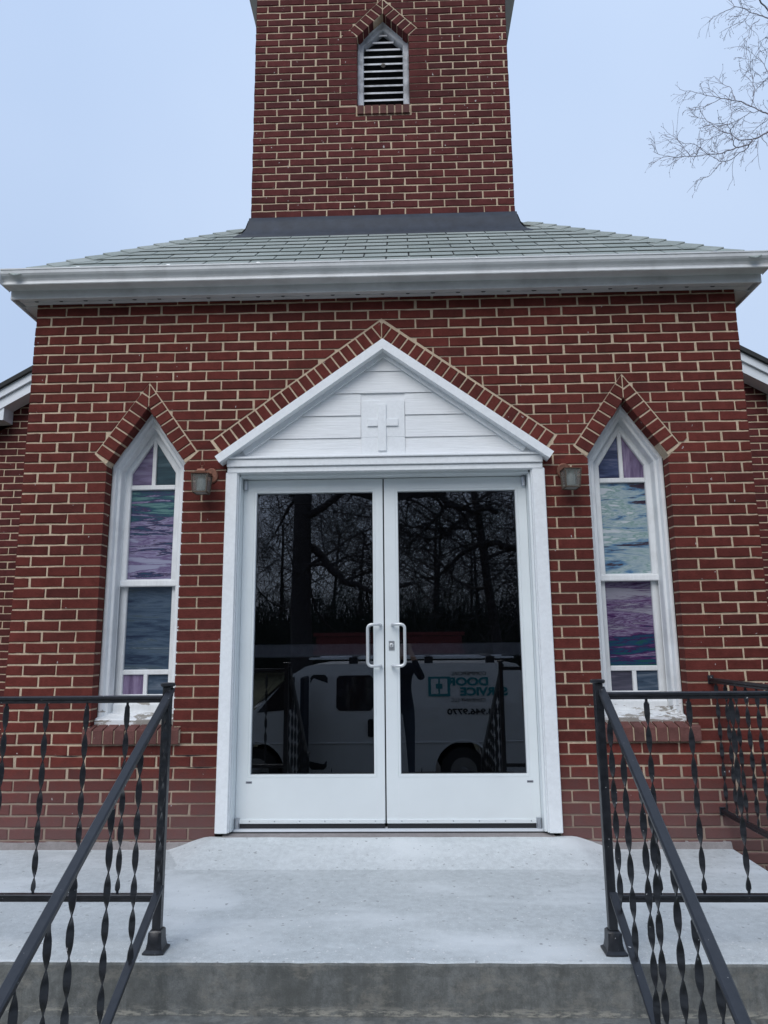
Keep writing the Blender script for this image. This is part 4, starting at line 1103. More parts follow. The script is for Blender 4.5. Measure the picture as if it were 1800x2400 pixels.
def flat_rail(p0, p1, parent, inner0=0, inner1=0, ztop=TZr, zbot=BZr, xs=None, ph=.4, seed=1):
    p0, p1 = Vector(p0), Vector(p1); t = (p1-p0).normalized(); rr = random.Random(seed)
    b = MB(); b.bar((p0.x, p0.y, ztop), (p1.x, p1.y, ztop), .034, .016, (0, 0, 1), .004)
    b.bar((p0.x, p0.y, ztop-.0145), (p1.x, p1.y, ztop-.0145), .025, .0125, (0, 0, 1), .002)
    b.build('top_rail', M['rail'], parent)
    b = MB(); b.bar((p0.x, p0.y, zbot+.006), (p1.x, p1.y, zbot+.006), .028, .014, (0, 0, 1), .003); b.bar((p0.x, p0.y, zbot-.008), (p1.x, p1.y, zbot-.008), .022, .0135, (0, 0, 1), .002)
    b.build('bottom_rail', M['rail'], parent)
    for d_ in xs:
        q = p0+t*d_; b = MB(); twisted(b, q.x, q.y, zbot+.012, ztop-.020, ph0=ph+rr.uniform(-.15, .15), pitch_=.112)
        smooth_by_angle(b.build('baluster', M['rail'], parent), 55)
PXL, PXR = -.864, .917
def rot0(parent): return parent
rl = empty('railing', (-1.9, YR, LZ), 'black iron railing with twisted balusters along the landing edge, left of the steps', 'railing', 'black iron railings of the church landing')
rr_ = empty('railing', (1.4, YR, LZ), 'black iron railing with twisted balusters along the landing front edge, right of the steps', 'railing', 'black iron railings of the church landing')
rs_ = empty('railing', (1.95, -.7, LZ), 'short black railing running from the brick wall forward along the landing end, far right', 'railing', 'black iron railings of the church landing')
hl = empty('stair_railing', (-.86, -1.4, LZ), 'black sloping stair handrail with twisted balusters on the left side of the steps', 'railing', 'black stair handrails')
hr = empty('stair_railing', (.92, -1.4, LZ), 'black sloping stair handrail with twisted balusters on the right side of the steps', 'railing', 'black stair handrails')
for e_ in (rl, rr_, rs_, hl, hr): e_['_o'] = 1
def fixp(root):
    for ch in root.children:
        ch.matrix_parent_inverse = Matrix.Translation(-root.location)
    del root['_o']
post(PXL, YR, LZ, .925, rl)
flat_rail((PXL-.017, YR, 0), (-3.03, YR, 0), rl, xs=[.150+.1705*i for i in range(12)], ph=1.2)
post(-3.05, YR, LZ, .925, rl)
post(PXR, YR, LZ, .925, rr_)
flat_rail((PXR+.017, YR, 0), (1.935, YR, 0), rr_, xs=[.176+.1705*i for i in range(5)], ph=.2)
post(1.952, YR, LZ, .925, rr_)
# end railing from the wall to the corner post
flat_rail((1.952, -.010, 0), (1.952, YR+.02, 0), rs_, xs=[.055+.1215*i for i in range(11)], ph=.8, ztop=.862, zbot=.118, seed=4)
MB().box(1.935, 1.969, -.006, .004, .835, .885, .002).build('wall_bracket', M['rail'], rs_)
MB().box(1.935, 1.969, -.006, .004, .095, .140, .002).build('wall_bracket', M['rail'], rs_)
# stair handrails
def stair(parent, a, e, la, le, side, phs, ys):
    """a,e: handrail top-centre ends; la,le: lower rail ends"""
    a, e, la, le = map(Vector, (a, e, la, le)); e = a+(e-a)*1.38; le = la+(le-la)*1.38
    b = MB(); b.bar(a, e, .036, .018, (0, 0, 1), .005); b.bar(a-Vector((0, 0, .015)), e-Vector((0, 0, .015)), .027, .014, (0, 0, 1), .003); b.build('handrail', M['rail'], parent)
    b = MB(); b.bar(la, le, .031, .014, (0, 0, 1), .003); b.bar(la-Vector((0, 0, .013)), le-Vector((0, 0, .013)), .022, .014, (0, 0, 1), .002); b.build('lower_rail', M['rail'], parent)
    # fixing tongue at the post with bolt head
    b = MB(); t = (a-e).normalized(); b.bar(a-t*.002, a+t*.030+Vector((0, 0, .004)), .030, .014, (0, 0, 1), .003); b.build('rail_bracket', M['rail'], parent)
    b = MB(); b.tube([a+Vector((0, .008, .010)), a+Vector((0, .010, .016))], [.006, .004], 8); b.build('bolt', M['rail'], parent)
    for i, y in enumerate(ys):
        k = (y-a.y)/(e.y-a.y); kl = (y-la.y)/(le.y-la.y)
        x = a.x+(e.x-a.x)*k; zt = a.z+(e.z-a.z)*k; zl = la.z+(le.z-la.z)*kl
        b = MB(); twisted(b, x, y, zl+.006, zt-.020, ph0=phs+.35*i, pitch_=.112); smooth_by_angle(b.build('baluster', M['rail'], parent), 55)
    post(e.x, e.y+.02, EARTH+.01, e.z+.03, parent)
stair(hl, (-.850, -1.405, .893), (-.882, -2.535, .205), (-.855, -1.395, .155), (-.882, -2.535, -.550), -1, .5, (-1.435, -1.675, -1.90, -2.14, -2.27, -2.42, -2.60, -2.80))
stair(hr, (.930, -1.405, .885), (.912, -2.535, .190), (.922, -1.395, .130), (.925, -2.535, -.575), 1, 1.3, (-1.475, -1.635, -1.83, -1.92, -2.10, -2.24, -2.38, -2.55, -2.75))
for e_ in (rl, rr_, rs_, hl, hr): fixp(e_)

# ================================================================== TREES
def branch(b, p, d_, r, ln, lev, maxlev, rnd, sides=(7, 6, 5, 4, 3, 3, 3), gnarl=.22, droop=0.0, upb=.05, split=2.6, segs=6, minr=.003):
    pts = [Vector(p)]; rad = [r]; d_ = Vector(d_).normalized(); q = Vector(p); n = segs if lev < 3 else max(3, segs-2)
    kids = []
    for i in range(n):
        d_ = (d_+Vector((rnd.gauss(0, gnarl), rnd.gauss(0, gnarl), rnd.gauss(0, gnarl)+upb-droop*lev)) *.55).normalized()
        q = q+d_*ln/n; pts.append(q.copy()); rad.append(max(minr, r*(1-.62*(i+1)/n))); kids.append((q.copy(), d_.copy(), rad[-1]))
    b.tube(pts, rad, sides[min(lev, 6)], cap=False)
    if lev >= maxlev: return
    cnt = int(split+rnd.random()*2)+(1 if lev else 2)
    for c in range(cnt):
        i = min(n-1, int(n*(.25+.75*rnd.random()))) if c else n-1
        kp, kd, kr = kids[i]; ax_ = kd.orthogonal().normalized(); ax_.rotate(Matrix.Rotation(rnd.uniform(0, 6.28), 3, kd))
        nd = (kd*math.cos(rnd.uniform(.45, .95))+ax_*.8).normalized() if c else kd
        branch(b, kp, nd, kr*rnd.uniform(.55, .8) if c else kr*.92, ln*rnd.uniform(.55, .8), lev+1, maxlev, rnd, sides, gnarl, droop, upb, split, segs, minr)
def tree_mesh(seed, H, r, maxlev=4, gnarl=.22, split=2.6, lean=(0, 0), trunk_h=.35, minr=.006):
    rnd = random.Random(seed); tr = MB(); cr_ = MB()
    pts = []; rad = []; q = Vector((0, 0, -.3)); n = 9; d_ = Vector((lean[0], lean[1], 1)).normalized()
    for i in range(n+1):
        pts.append(q.copy()); rad.append(r*(1.35 if i == 0 else 1.0-.055*i)); d_ = (d_+Vector((rnd.gauss(0, .03), rnd.gauss(0, .03), .03))).normalized(); q = q+d_*H*.62/n
    tr.tube(pts, rad, 12, cap=False)
    for i in range(3, n+1):
        for c in range(1 if i < n else 3):
            if i*1.0/n < trunk_h: continue
            a = rnd.uniform(0, 6.28); el = rnd.uniform(.15, .7) if i < n else .9
            branch(cr_, pts[i], (math.cos(a), math.sin(a), el), rad[i]*rnd.uniform(.35, .6), H*rnd.uniform(.25, .42), 1, maxlev, rnd, gnarl=gnarl, split=split, minr=minr)
    return tr, cr_
def place_tree(name, tm, loc, rz, label, group=None, sc_=1, mt='farbark', meshes=None):
    e_ = empty(name, loc, label, 'tree', group); e_.rotation_euler = (0, 0, rz); e_.scale = (sc_,)*3
    if meshes is None: meshes = (tm[0].mesh('trunk', M[mt], True), tm[1].mesh('crown', M[mt]))
    for nm, me in zip(('trunk', 'crown'), meshes):
        o = bpy.data.objects.new(nm, me); COL.objects.link(o); o.parent = e_
    return meshes
# the wood across the drive, seen mirrored in the door glass
place_tree('bare_tree', tree_mesh(3, 17, .34, 5, .26, 2.6, (.03, 0), .38), (-2.75, -15.4, -1.0), .4, 'big bare tree with thick leaning trunk, mirrored in the left door glass')
place_tree('bare_tree', tree_mesh(8, 15, .20, 5, .30, 2.8, (.0, 0), .34), (3.5, -20.0, -.9), 2.1, 'slender bare tree with crooked limbs, mirrored in the right door glass')
place_tree('bare_tree', tree_mesh(12, 13, .22, 5, .34, 2.8, (-.1, 0), .30), (6.4, -17.0, -1.0), 3.6, 'spreading bare oak behind the parked van, mirrored at the right door edge')
def limb(tree, pts, r0, r1, seed, n_kids, klen):
    rnd = random.Random(seed); b = MB(); base = tree.location; ps = [Vector(p)-base for p in pts]
    fine = []
    for i in range(len(ps)-1):
        for k in range(4): fine.append(ps[i].lerp(ps[i+1], k/4)+Vector((rnd.gauss(0, .035), rnd.gauss(0, .035), rnd.gauss(0, .04))))
    fine.append(ps[-1]); n = len(fine)
    b.tube(fine, [r0+(r1-r0)*i/(n-1) for i in range(n)], 8, cap=False)
    for c in range(n_kids):
        i = int(n*(.15+.84*(c+rnd.random()*.5)/n_kids)); i = min(n-2, i); d_ = (fine[i+1]-fine[i]).normalized(); o_ = d_.orthogonal().normalized(); o_.rotate(Matrix.Rotation(rnd.uniform(0, 6.28), 3, d_))
        branch(b, fine[i], d_*.6+o_*.8+Vector((0, 0, .15)), (r0+(r1-r0)*i/n)*.55, klen*rnd.uniform(.6, 1.1), 1, 4, rnd, gnarl=.38, split=2.3, upb=.02, minr=.006)
    o = b.build('limb', M['farbark'], None); o.parent = tree; o.rotation_euler = (0, 0, -tree.rotation_euler[2])
TR = [o for o in COL.objects if o.name.startswith('bare_tree')]
limb(TR[0], [(-2.7, -15.4, 3.9), (-2.2, -15.3, 3.5), (-1.7, -15.2, 2.95), (-1.1, -15.2, 2.6), (-.5, -15.1, 2.45), (.3, -15.1, 2.7)], .13, .04, 3, 7, 1.3)
limb(TR[0], [(-2.65, -15.4, 5.9), (-1.6, -15.2, 5.5), (-.6, -15.1, 5.25), (.4, -15.0, 5.20), (1.1, -15.0, 5.25), (1.45, -15.0, 4.9), (1.9, -15.0, 4.7), (2.6, -14.9, 4.75)], .17, .05, 4, 12, 1.6)
limb(TR[0], [(-2.7, -15.4, 5.0), (-3.2, -15.3, 5.5), (-3.6, -15.3, 6.1), (-4.4, -15.2, 6.5)], .12, .05, 5, 7, 1.5)
limb(TR[1], [(3.5, -20.0, 4.5), (2.9, -19.8, 4.45), (2.3, -19.8, 4.2), (1.7, -19.8, 3.6), (1.1, -19.7, 3.2), (.7, -19.6, 3.25)], .12, .035, 6, 9, 1.5)
limb(TR[1], [(3.5, -20.0, 5.6), (2.8, -19.8, 5.7), (2.0, -19.8, 5.2), (1.5, -19.8, 4.7), (.9, -19.7, 4.6), (.2, -19.6, 4.9)], .11, .03, 7, 9, 1.5)
limb(TR[1], [(3.5, -20.0, 4.3), (4.3, -19.8, 4.35), (5.2, -19.8, 4.1), (6.1, -19.8, 4.3)], .13, .04, 8, 7, 1.4)
far = []
for s_ in range(4): tm = tree_mesh(50+s_, 13, .13, 4, .22, 2.7, (0, 0), .30, .009); far.append((tm[0].mesh('trunk', M['farbark'], True), tm[1].mesh('crown', M['farbark'])))
rf = random.Random(77)
for i in range(34):
    x = -22+44*((i*0.618) % 1)+rf.uniform(-1, 1); y = -27-rf.uniform(0, 20)
    place_tree('woodland_tree', None, (x, y, -.3), rf.uniform(0, 6.28), 'thin bare tree in the wood across the drive, seen only mirrored in the door glass', 'bare trees of the wood across the drive', rf.uniform(.75, 1.2), meshes=far[i % 4])
ub = MB(); rf = random.Random(5)
for i in range(46000):
    x = rf.uniform(-46, 46); y = rf.uniform(-48, -29); h = .8+2.2*rf.random()+3.6*rf.random()**4+1.2*noise.noise(Vector((x*.2, y*.1, 0)))
    w_ = rf.uniform(.012, .035); lx, ly = rf.gauss(0, .28)*h, rf.gauss(0, .2)*h
    ub.add([(x-w_, y, -.3), (x+w_, y+.01, -.3), (x+lx*.5+w_*.7, y+ly*.5, h*.55), (x+lx*.5-w_*.7, y+ly*.5, h*.55), (x+lx*1.3, y+ly, h)], [(0, 1, 2, 3), (3, 2, 4)])
ub.build('undergrowth', M['brush'], kind='stuff')

# bare tree beside the nave, top right of the photo
def photo_tree():
    base = Vector((9.6, 8.2, EARTH))
    t = empty('bare_tree', base, 'pale bare tree with fine drooping twigs against the sky, right of the tower', 'tree')
    rnd = random.Random(9); YT = 6.0
    def at(cx, cy, y):     # limb positions measured for this tree at its own distance
        u = 1500+cx*.2034; v = cy*.2034; dvec = fw+(u-900)/fpx*r2-(v-1200)/fpx*u2
        o_ = Vector(CAM); k = (y-o_.y)/dvec.y; return o_+dvec*k-base
    def D(y): return y
    limbs = [
     ([(1700, 1440), (1475, 1520), (1410, 1555), (1300, 1610), (1255, 1665), (1110, 1700), (1000, 1750), (890, 1780), (780, 1780), (590, 1805), (340, 1800), (260, 1795), (150, 1745)], .017, .003, 6.0, -.5),
     ([(1255, 1665), (1240, 1715), (1150, 1755), (1060, 1835), (940, 1870), (860, 1820), (780, 1780)], .010, .004, 5.9, .3),
     ([(940, 1870), (860, 1960), (780, 2040), (695, 2045)], .005, .003, 6.0, .2),
     ([(1300, 1610), (1140, 1610), (1060, 1560), (950, 1530), (850, 1440), (750, 1375), (560, 1330)], .010, .003, 6.0, .6),
     ([(950, 1530), (840, 1590), (720, 1630)], .005, .003, 6.1, .4),
     ([(1110, 1700), (1075, 1670), (1060, 1560), (1040, 1490), (1000, 1440), (850, 1420), (690, 1480)], .009, .003, 6.0, -.4),
     ([(1700, 1420), (1475, 1310), (1390, 1280), (1290, 1220), (1100, 1160), (940, 1130), (820, 1105), (640, 1070), (450, 1025)], .015, .003, 6.4, .5),
     ([(940, 1130), (830, 1190), (710, 1250), (540, 1280)], .006, .003, 6.6, .2),
     ([(1390, 1280), (1270, 1300), (1180, 1350), (1000, 1440)], .007, .003, 6.4, -.3),
     ([(1290, 1220), (1310, 1100), (1300, 900), (1250, 685)], .007, .003, 6.5, .3),
     ([(1310, 1100), (1430, 930), (1560, 800)], .006, .004, 6.5, .3),
     ([(1600, 1330), (1475, 1380), (1380, 1440), (1290, 1530), (1170, 1660)], .008, .003, 6.1, .2),
     ([(1750, 330), (1475, 210), (1380, 180), (1280, 130), (1090, 75), (1020, 0)], .015, .004, 7.0, .4),
     ([(1090, 75), (960, 140), (850, 185), (785, 260)], .007, .003, 7.0, .5),
     ([(1380, 220), (1300, 280), (1260, 340), (1230, 480), (1145, 575)], .007, .003, 7.0, -.3),
     ([(1280, 130), (1180, 250), (1080, 290), (970, 350)], .006, .003, 7.1, .3),
     ([(1600, 1000), (1475, 830), (1430, 740), (1370, 660), (1360, 480), (1475, 430)], .008, .003, 6.8, .3),
     ([(1370, 660), (1300, 690), (1290, 800), (1200, 840)], .005, .003, 6.8, .2),
     ([(1370, -20), (1475, 120), (1600, 260)], .014, .012, 7.2, .2),
     ([(1090, -120), (1180, 80), (1180, 130), (1060, 290)], .007, .003, 7.3, .2),
     ([(1475, 1680), (1400, 1600), (1350, 1490), (1360, 1700), (1350, 1800), (1285, 1875)], .005, .003, 6.2, .2),
     ([(1000, 1440), (1040, 1340), (1050, 1220), (1000, 1130)], .005, .003, 6.2, .2),
     ([(1095, 1150), (1060, 1020), (960, 970), (850, 875)], .006, .003, 6.6, .3),
     ([(590, 1805), (530, 1740), (470, 1650), (375, 1560)], .005, .003, 6.0, .3),
     ([(780, 1780), (700, 1700), (620, 1660), (480, 1650)], .006, .003, 6.1, -.3),
    ]
    br = MB(); tw_ = MB()
    def twig(p, d_, ln, r, lev):
        n = 5; pts = [p]; q = p.copy(); d_ = d_.normalized()
        for i in range(n):
            d_ = (d_+Vector((rnd.gauss(0, .09), rnd.gauss(0, .09), rnd.gauss(-.045, .08)))).normalized(); q = q+d_*ln/n; pts.append(q.copy())
            if lev < 2 and rnd.random() < (.42 if lev == 0 else .22):
                o_ = d_.orthogonal().normalized(); o_.rotate(Matrix.Rotation(rnd.uniform(0, 6.28), 3, d_))
                twig(q.copy(), d_*.85+o_*.55, ln*rnd.uniform(.3, .55), r*.8, lev+1)
        tw_.tube(pts, [r*(1-.35*i/n) for i in range(n+1)], 3, cap=False)
        if lev: tw_.tube([pts[-1], pts[-1]+d_*.018], [r*1.7, r*.9], 4)
    for pl, r0, r1, y, dy in limbs:
        n = len(pl); P3 = [at(cx, cy, y+dy*(i/(n-1))**1.0+rnd.uniform(-.03, .03)) for i, (cx, cy) in enumerate(pl)]
        fine = []; rad = []
        for i in range(n-1):
            for k in range(3):
                u_ = k/3; a_, b_ = P3[i], P3[i+1]; q = a_.lerp(b_, u_); s_ = (a_-b_).length*.03
                fine.append(q+Vector((rnd.gauss(0, s_), rnd.gauss(0, s_), rnd.gauss(0, s_)))); rad.append(r0+(r1-r0)*((i+u_)/(n-1))**.7)
        fine.append(P3[-1]); rad.append(r1); br.tube(fine, rad, 6, cap=False)
        tot = sum((fine[i+1]-fine[i]).length for i in range(len(fine)-1)); step = .078
        acc = 0
        for i in range(1, len(fine)-1):
            seg = fine[i+1]-fine[i]; acc += seg.length
            while acc > step:
                acc -= step*rnd.uniform(.8, 1.8); d_ = seg.normalized(); o_ = d_.orthogonal().normalized(); o_.rotate(Matrix.Rotation(rnd.uniform(0, 6.28), 3, d_))
                twig(fine[i].lerp(fine[i+1], rnd.random()), d_*.80+o_*.70+Vector((0, 0, -.10)), rnd.uniform(.14, .38), .0038, 0)
    # unseen limbs joining the boughs to the trunk outside the frame
    trunk = MB(); top = Vector((.6, .3, 12.0)); pts = [Vector((0, 0, -.3)), Vector((0, 0, .2)), Vector((.05, .0, 3)), Vector((.15, .1, 6)), Vector((.35, .2, 9)), top]
    trunk.tube(pts, [.34, .24, .20, .17, .12, .05], 12)
    for pl, r0, r1, y, dy in (limbs[0], limbs[6], limbs[12], limbs[16], limbs[18]):
        s_ = at(pl[0][0], pl[0][1], y) if pl is not limbs[18][0] else at(pl[-1][0], pl[-1][1], y+dy)
        zt = max(2.5, s_.z-1.2); a_ = Vector((.1, .05, zt)); mid = a_.lerp(s_, .5)+Vector((0, 0, .25))
        br.tube([a_, mid, s_], [.07, .04, r0], 7, cap=False)
    trunk.build('trunk', M['bark'], t, smooth=True); br.build('branches', M['twig'], t); tw_.build('twigs', M['twig'], t)
photo_tree()

# ================================================================== VAN (stands behind the photographer, mirrored in the doors)
def van():
    GZ = -1.335; YV = -7.33
    v = empty('parked_van', (-.55, YV-1.0, GZ), 'white commercial service van with roof rack and teal lettering, mirrored in the door glass', 'van')
    ox, oy, oz = v.location
    def put(b, nm, m_, par=None, smooth=False, **k):
        b.v = [(x-ox, y-oy, z-oz) for x, y, z in b.v]
        return b.build(nm, m_, par or v, smooth, **k)
    ZB, ZR = -.99, .74; XR, XF = 2.20, -3.30; wr, wf_x = 1.05, -2.33; wz = GZ+.37
    # side outline, front towards -x
    prof = [(XR, ZB+.12), (XR+.02, -.45), (XR-.02, .1), (XR-.13, ZR-.12), (XR-.22, ZR-.02), (XR-.4, ZR), (-1.30, ZR), (-1.55, ZR-.04), (-1.75, ZR-.16), (-2.45, -.06), (-2.62, -.13), (-3.10, -.26), (XF+.03, -.45), (XF, ZB+.3), (XF+.02, ZB+.1)]
    def arch(cx, r, n=8): return [(cx-r*math.cos(math.pi*i/n), wz+r*math.sin(math.pi*i/n)) for i in range(n+1)]
    low = [(XF+.05, ZB)] + [(x, max(z, ZB)) for x, z in arch(wf_x, .47)] + [(-1.8, ZB)] + [(x, max(z, ZB)) for x, z in arch(wr, .47)] + [(XR-.1, ZB)]
    outline = prof + low
    W = 2.0
    pts = [Vector((x, z, 0)) for x, z in outline]; tris = tessellate_polygon([pts]); b = MB(); n = len(outline)
    def ysk(z): return .0 if z < -.1 else .10*((z+.1)/(ZR+.1))**1.6
    V = [(x, YV-ysk(z), z) for x, z in outline]+[(x, YV-W+ysk(z), z) for x, z in outline]
    b.add(V, [tuple(t) for t in tris]+[tuple(n+i for i in t) for t in tris]+[(i, (i+1) % n, (i+1) % n+n, i+n) for i in range(n)])
    body = put(b, 'body', M['vanwhite'])
    def yat(z): return YV-ysk(z)
    def panel(poly, nm, m_, off=.006, par=None):
        b = MB(); n = len(poly); b.add([(x, yat(z)+off, z) for x, z in poly]+[(x, yat(z)-.03, z) for x, z in poly], [tuple(range(n))]+[(i, (i+1) % n, (i+1) % n+n, i+n) for i in range(n)])
        return put(b, nm, m_, par)
    def rrect(x0, x1, z0, z1, r=.05):
        return [(x0+r, z0), (x1-r, z0), (x1, z0+r), (x1, z1-r), (x1-r, z1), (x0+r, z1), (x0, z1-r), (x0, z0+r)]
    panel(rrect(-1.02, -.41, -.01, .555), 'side_window', M['vanglass'])
    panel([(-2.33, -.03), (-1.72, .02), (-1.72, .54), (-1.86, .50)], 'front_window', M['vanglass'])
    panel(rrect(-1.46, -1.17, -.93, .57, .05), 'doorway_dark_panel', M['dark'], .004)  # flat black panel painting the unlit inside of the doorway
    panel([(.36, ZB+.02), (.375, ZB+.02), (.375, .66), (.36, .66)], 'door_seam', M['gap'], .003)
    panel([(-1.10, ZB+.02), (-1.088, ZB+.02), (-1.088, .66), (-1.10, .66)], 'door_seam', M['gap'], .003)
    panel(rrect(-.50, -.40, -.42, -.14, .02), 'door_handle', M['gap'], .02)
    panel(rrect(XR-.16, XR-.03, -.10, .30, .02), 'tail_light', M['tail'], .010)
    # open side door standing out towards the church
    b = MB(); b.box(-1.53, -1.47, YV+.01, YV+.62, -.93, .56, .02); put(b, 'open_side_door', M['jacket'])
    b = MB(); b.box(XR-.05, XR+.12, YV-W+.1, YV-.06, ZB+.02, ZB+.22, .03); put(b, 'bumper', M['gap'])
    b = MB(); b.box(XF-.10, XF+.06, YV-W+.08, YV-.05, ZB+.02, ZB+.26, .03); put(b, 'bumper', M['gap'])
    # windscreen
    b = MB(); b.add([(-1.78, YV-.22, ZR-.19), (-1.78, YV-W+.22, ZR-.19), (-2.44, YV-W+.12, -.03), (-2.44, YV-.12, -.03)], [(0, 1, 2, 3)]); b.v = [(x-.03, y, z+.03) for x, y, z in b.v]; put(b, 'windscreen', M['vanglass'])
    # body crease and wheel arch lips
    b = MB(); b.tube([(XR-.02, YV+.001, -.50), (.0, YV+.004, -.52), (-3.0, YV+.001, -.52)], .012, 6); put(b, 'body_crease', M['vanwhite'])
    for cx in (wr, wf_x):
        b = MB(); b.tube([(cx-.48*math.cos(a), YV+.004, wz+.48*math.sin(a)) for a in [math.pi*i/14 for i in range(15)]], .016, 6); put(b, 'wheel_arch', M['vanwhite'])
        for yy in (YV-.13, YV-W+.13):
            b = MB(); b.tube([(cx, yy-.11, wz), (cx, yy-.11, wz), (cx, yy+.11, wz)], [.30, .37, .37], 28); w_ = put(b, 'wheel', M['tyre'], smooth=False)
            b = MB(); sgn = 1 if yy > YV-1 else -1; b.tube([(cx, yy+sgn*.112, wz), (cx, yy+sgn*.118, wz), (cx, yy+sgn*.095, wz)], [.215, .205, .12], 20)
            for k in range(8):
                a = 2*math.pi*k/8; b.tube([(cx+.15*math.cos(a), yy+sgn*.11, wz+.15*math.sin(a)), (cx+.15*math.cos(a), yy+sgn*.13, wz+.15*math.sin(a))], .022, 8)
            b.tube([(cx, yy+sgn*.11, wz), (cx, yy+sgn*.16, wz)], [.07, .05], 12)
            ro = put(b, 'rim', M['rim'])
    # roof rack
    for yy in (YV-.22, YV-W+.22):
        b = MB(); b.bar((-1.5, yy, ZR+.09), (1.95, yy, ZR+.09), .035, .035); put(b, 'rack_rail', M['fascia'])
    for xx in (-.75, .52, 1.55):
        b = MB(); b.box(xx-.07, xx+.07, YV-.30, YV-.14, ZR-.02, ZR+.11, .01); b.box(xx-.025, xx+.025, YV-W+.2, YV-.2, ZR+.10, ZR+.14, .004); put(b, 'rack_bar', M['gap'])
    # lettering
    def text(s, xr, z, size, m_, bold=0, sx=1.0):
        c = bpy.data.curves.new('lettering', 'FONT'); c.body = s; c.size = size; c.offset = bold; c.extrude = .001; c.align_x = 'LEFT'
        o = bpy.data.objects.new('tmp', c); COL.objects.link(o); dg = bpy.context.evaluated_depsgraph_get()
        me = bpy.data.meshes.new_from_object(o.evaluated_get(dg)); bpy.data.objects.remove(o)
        tilt = .10/.84*1.2 if z > -.05 else 0
        for vv in me.vertices:
            x, y = vv.co.x*sx, vv.co.y; zz = z+y; vv.co = (xr-x-ox, yat(zz)+.008+vv.co.z-oy, zz-oz)
        me.materials.clear(); me.materials.append(m_); o = bpy.data.objects.new('lettering', me); COL.objects.link(o); o.parent = v
    text('COMMERCIAL', 1.47, .545, .085, M['blackprint'], 0, 1.1)
    text('DOOR', 1.50, .385, .175, M['teal'], .008, 1.30)
    text('SERVICE', 1.80, .225, .175, M['teal'], .008, 1.22)
    text('COMPANY LLC', 1.44, .125, .080, M['blackprint'], 0, 1.05)
    text('434.946.9770', 1.72, -.075, .125, M['blackprint'], .004, 1.35)
    b = MB(); 
    for (x0, x1, z0, z1) in ((.50, .86, .21, .525),): b.add([(x, yat(z)+.008, z) for x, z in ((x0, z0), (x1, z0), (x1, z1), (x0, z1))], [(0, 1, 2, 3)])
    put(b, 'door_emblem', M['teal'])
    b = MB()
    for (x0, x1) in ((.545, .665), (.695, .815)): b.add([(x, yat(z)+.011, z) for x, z in ((x0, .25), (x1, .25), (x1, .49), (x0, .49))], [(0, 1, 2, 3)])
    for (x0, x1) in ((.635, .66), (.70, .725)): b.v += []
    put(b, 'emblem_panel', M['vanwhite'])
    b = MB()
    for (x0, x1) in ((.625, .668), (.692, .735)): b.add([(x, yat(z)+.014, z) for x, z in ((x0, .33), (x1, .33), (x1, .41), (x0, .41))], [(0, 1, 2, 3)])
    put(b, 'emblem_handle', M['teal'])
    # red ladder lying on edge on the rack
    ld = empty('ladder', (-.1, YV-.35, ZR+.15), 'red ladder lying on edge on the roof rack of the white van', 'ladder')
    b = MB()
    for z in (.02, .33): b.box(-1.35, 1.25, -.03, .03, z-.02, z+.04, .004)
    b.build('side_rail', M['red'], ld)
    b = MB()
    for i in range(9): b.box(-1.2+i*.29, -1.165+i*.29, -.015, .015, .06, .31)
    b.build('rungs', M['red'], ld)
    MB().box(-1.3, 1.2, -.012, .012, .062, .30).build('ladder_panel', M['red'], ld)
van()

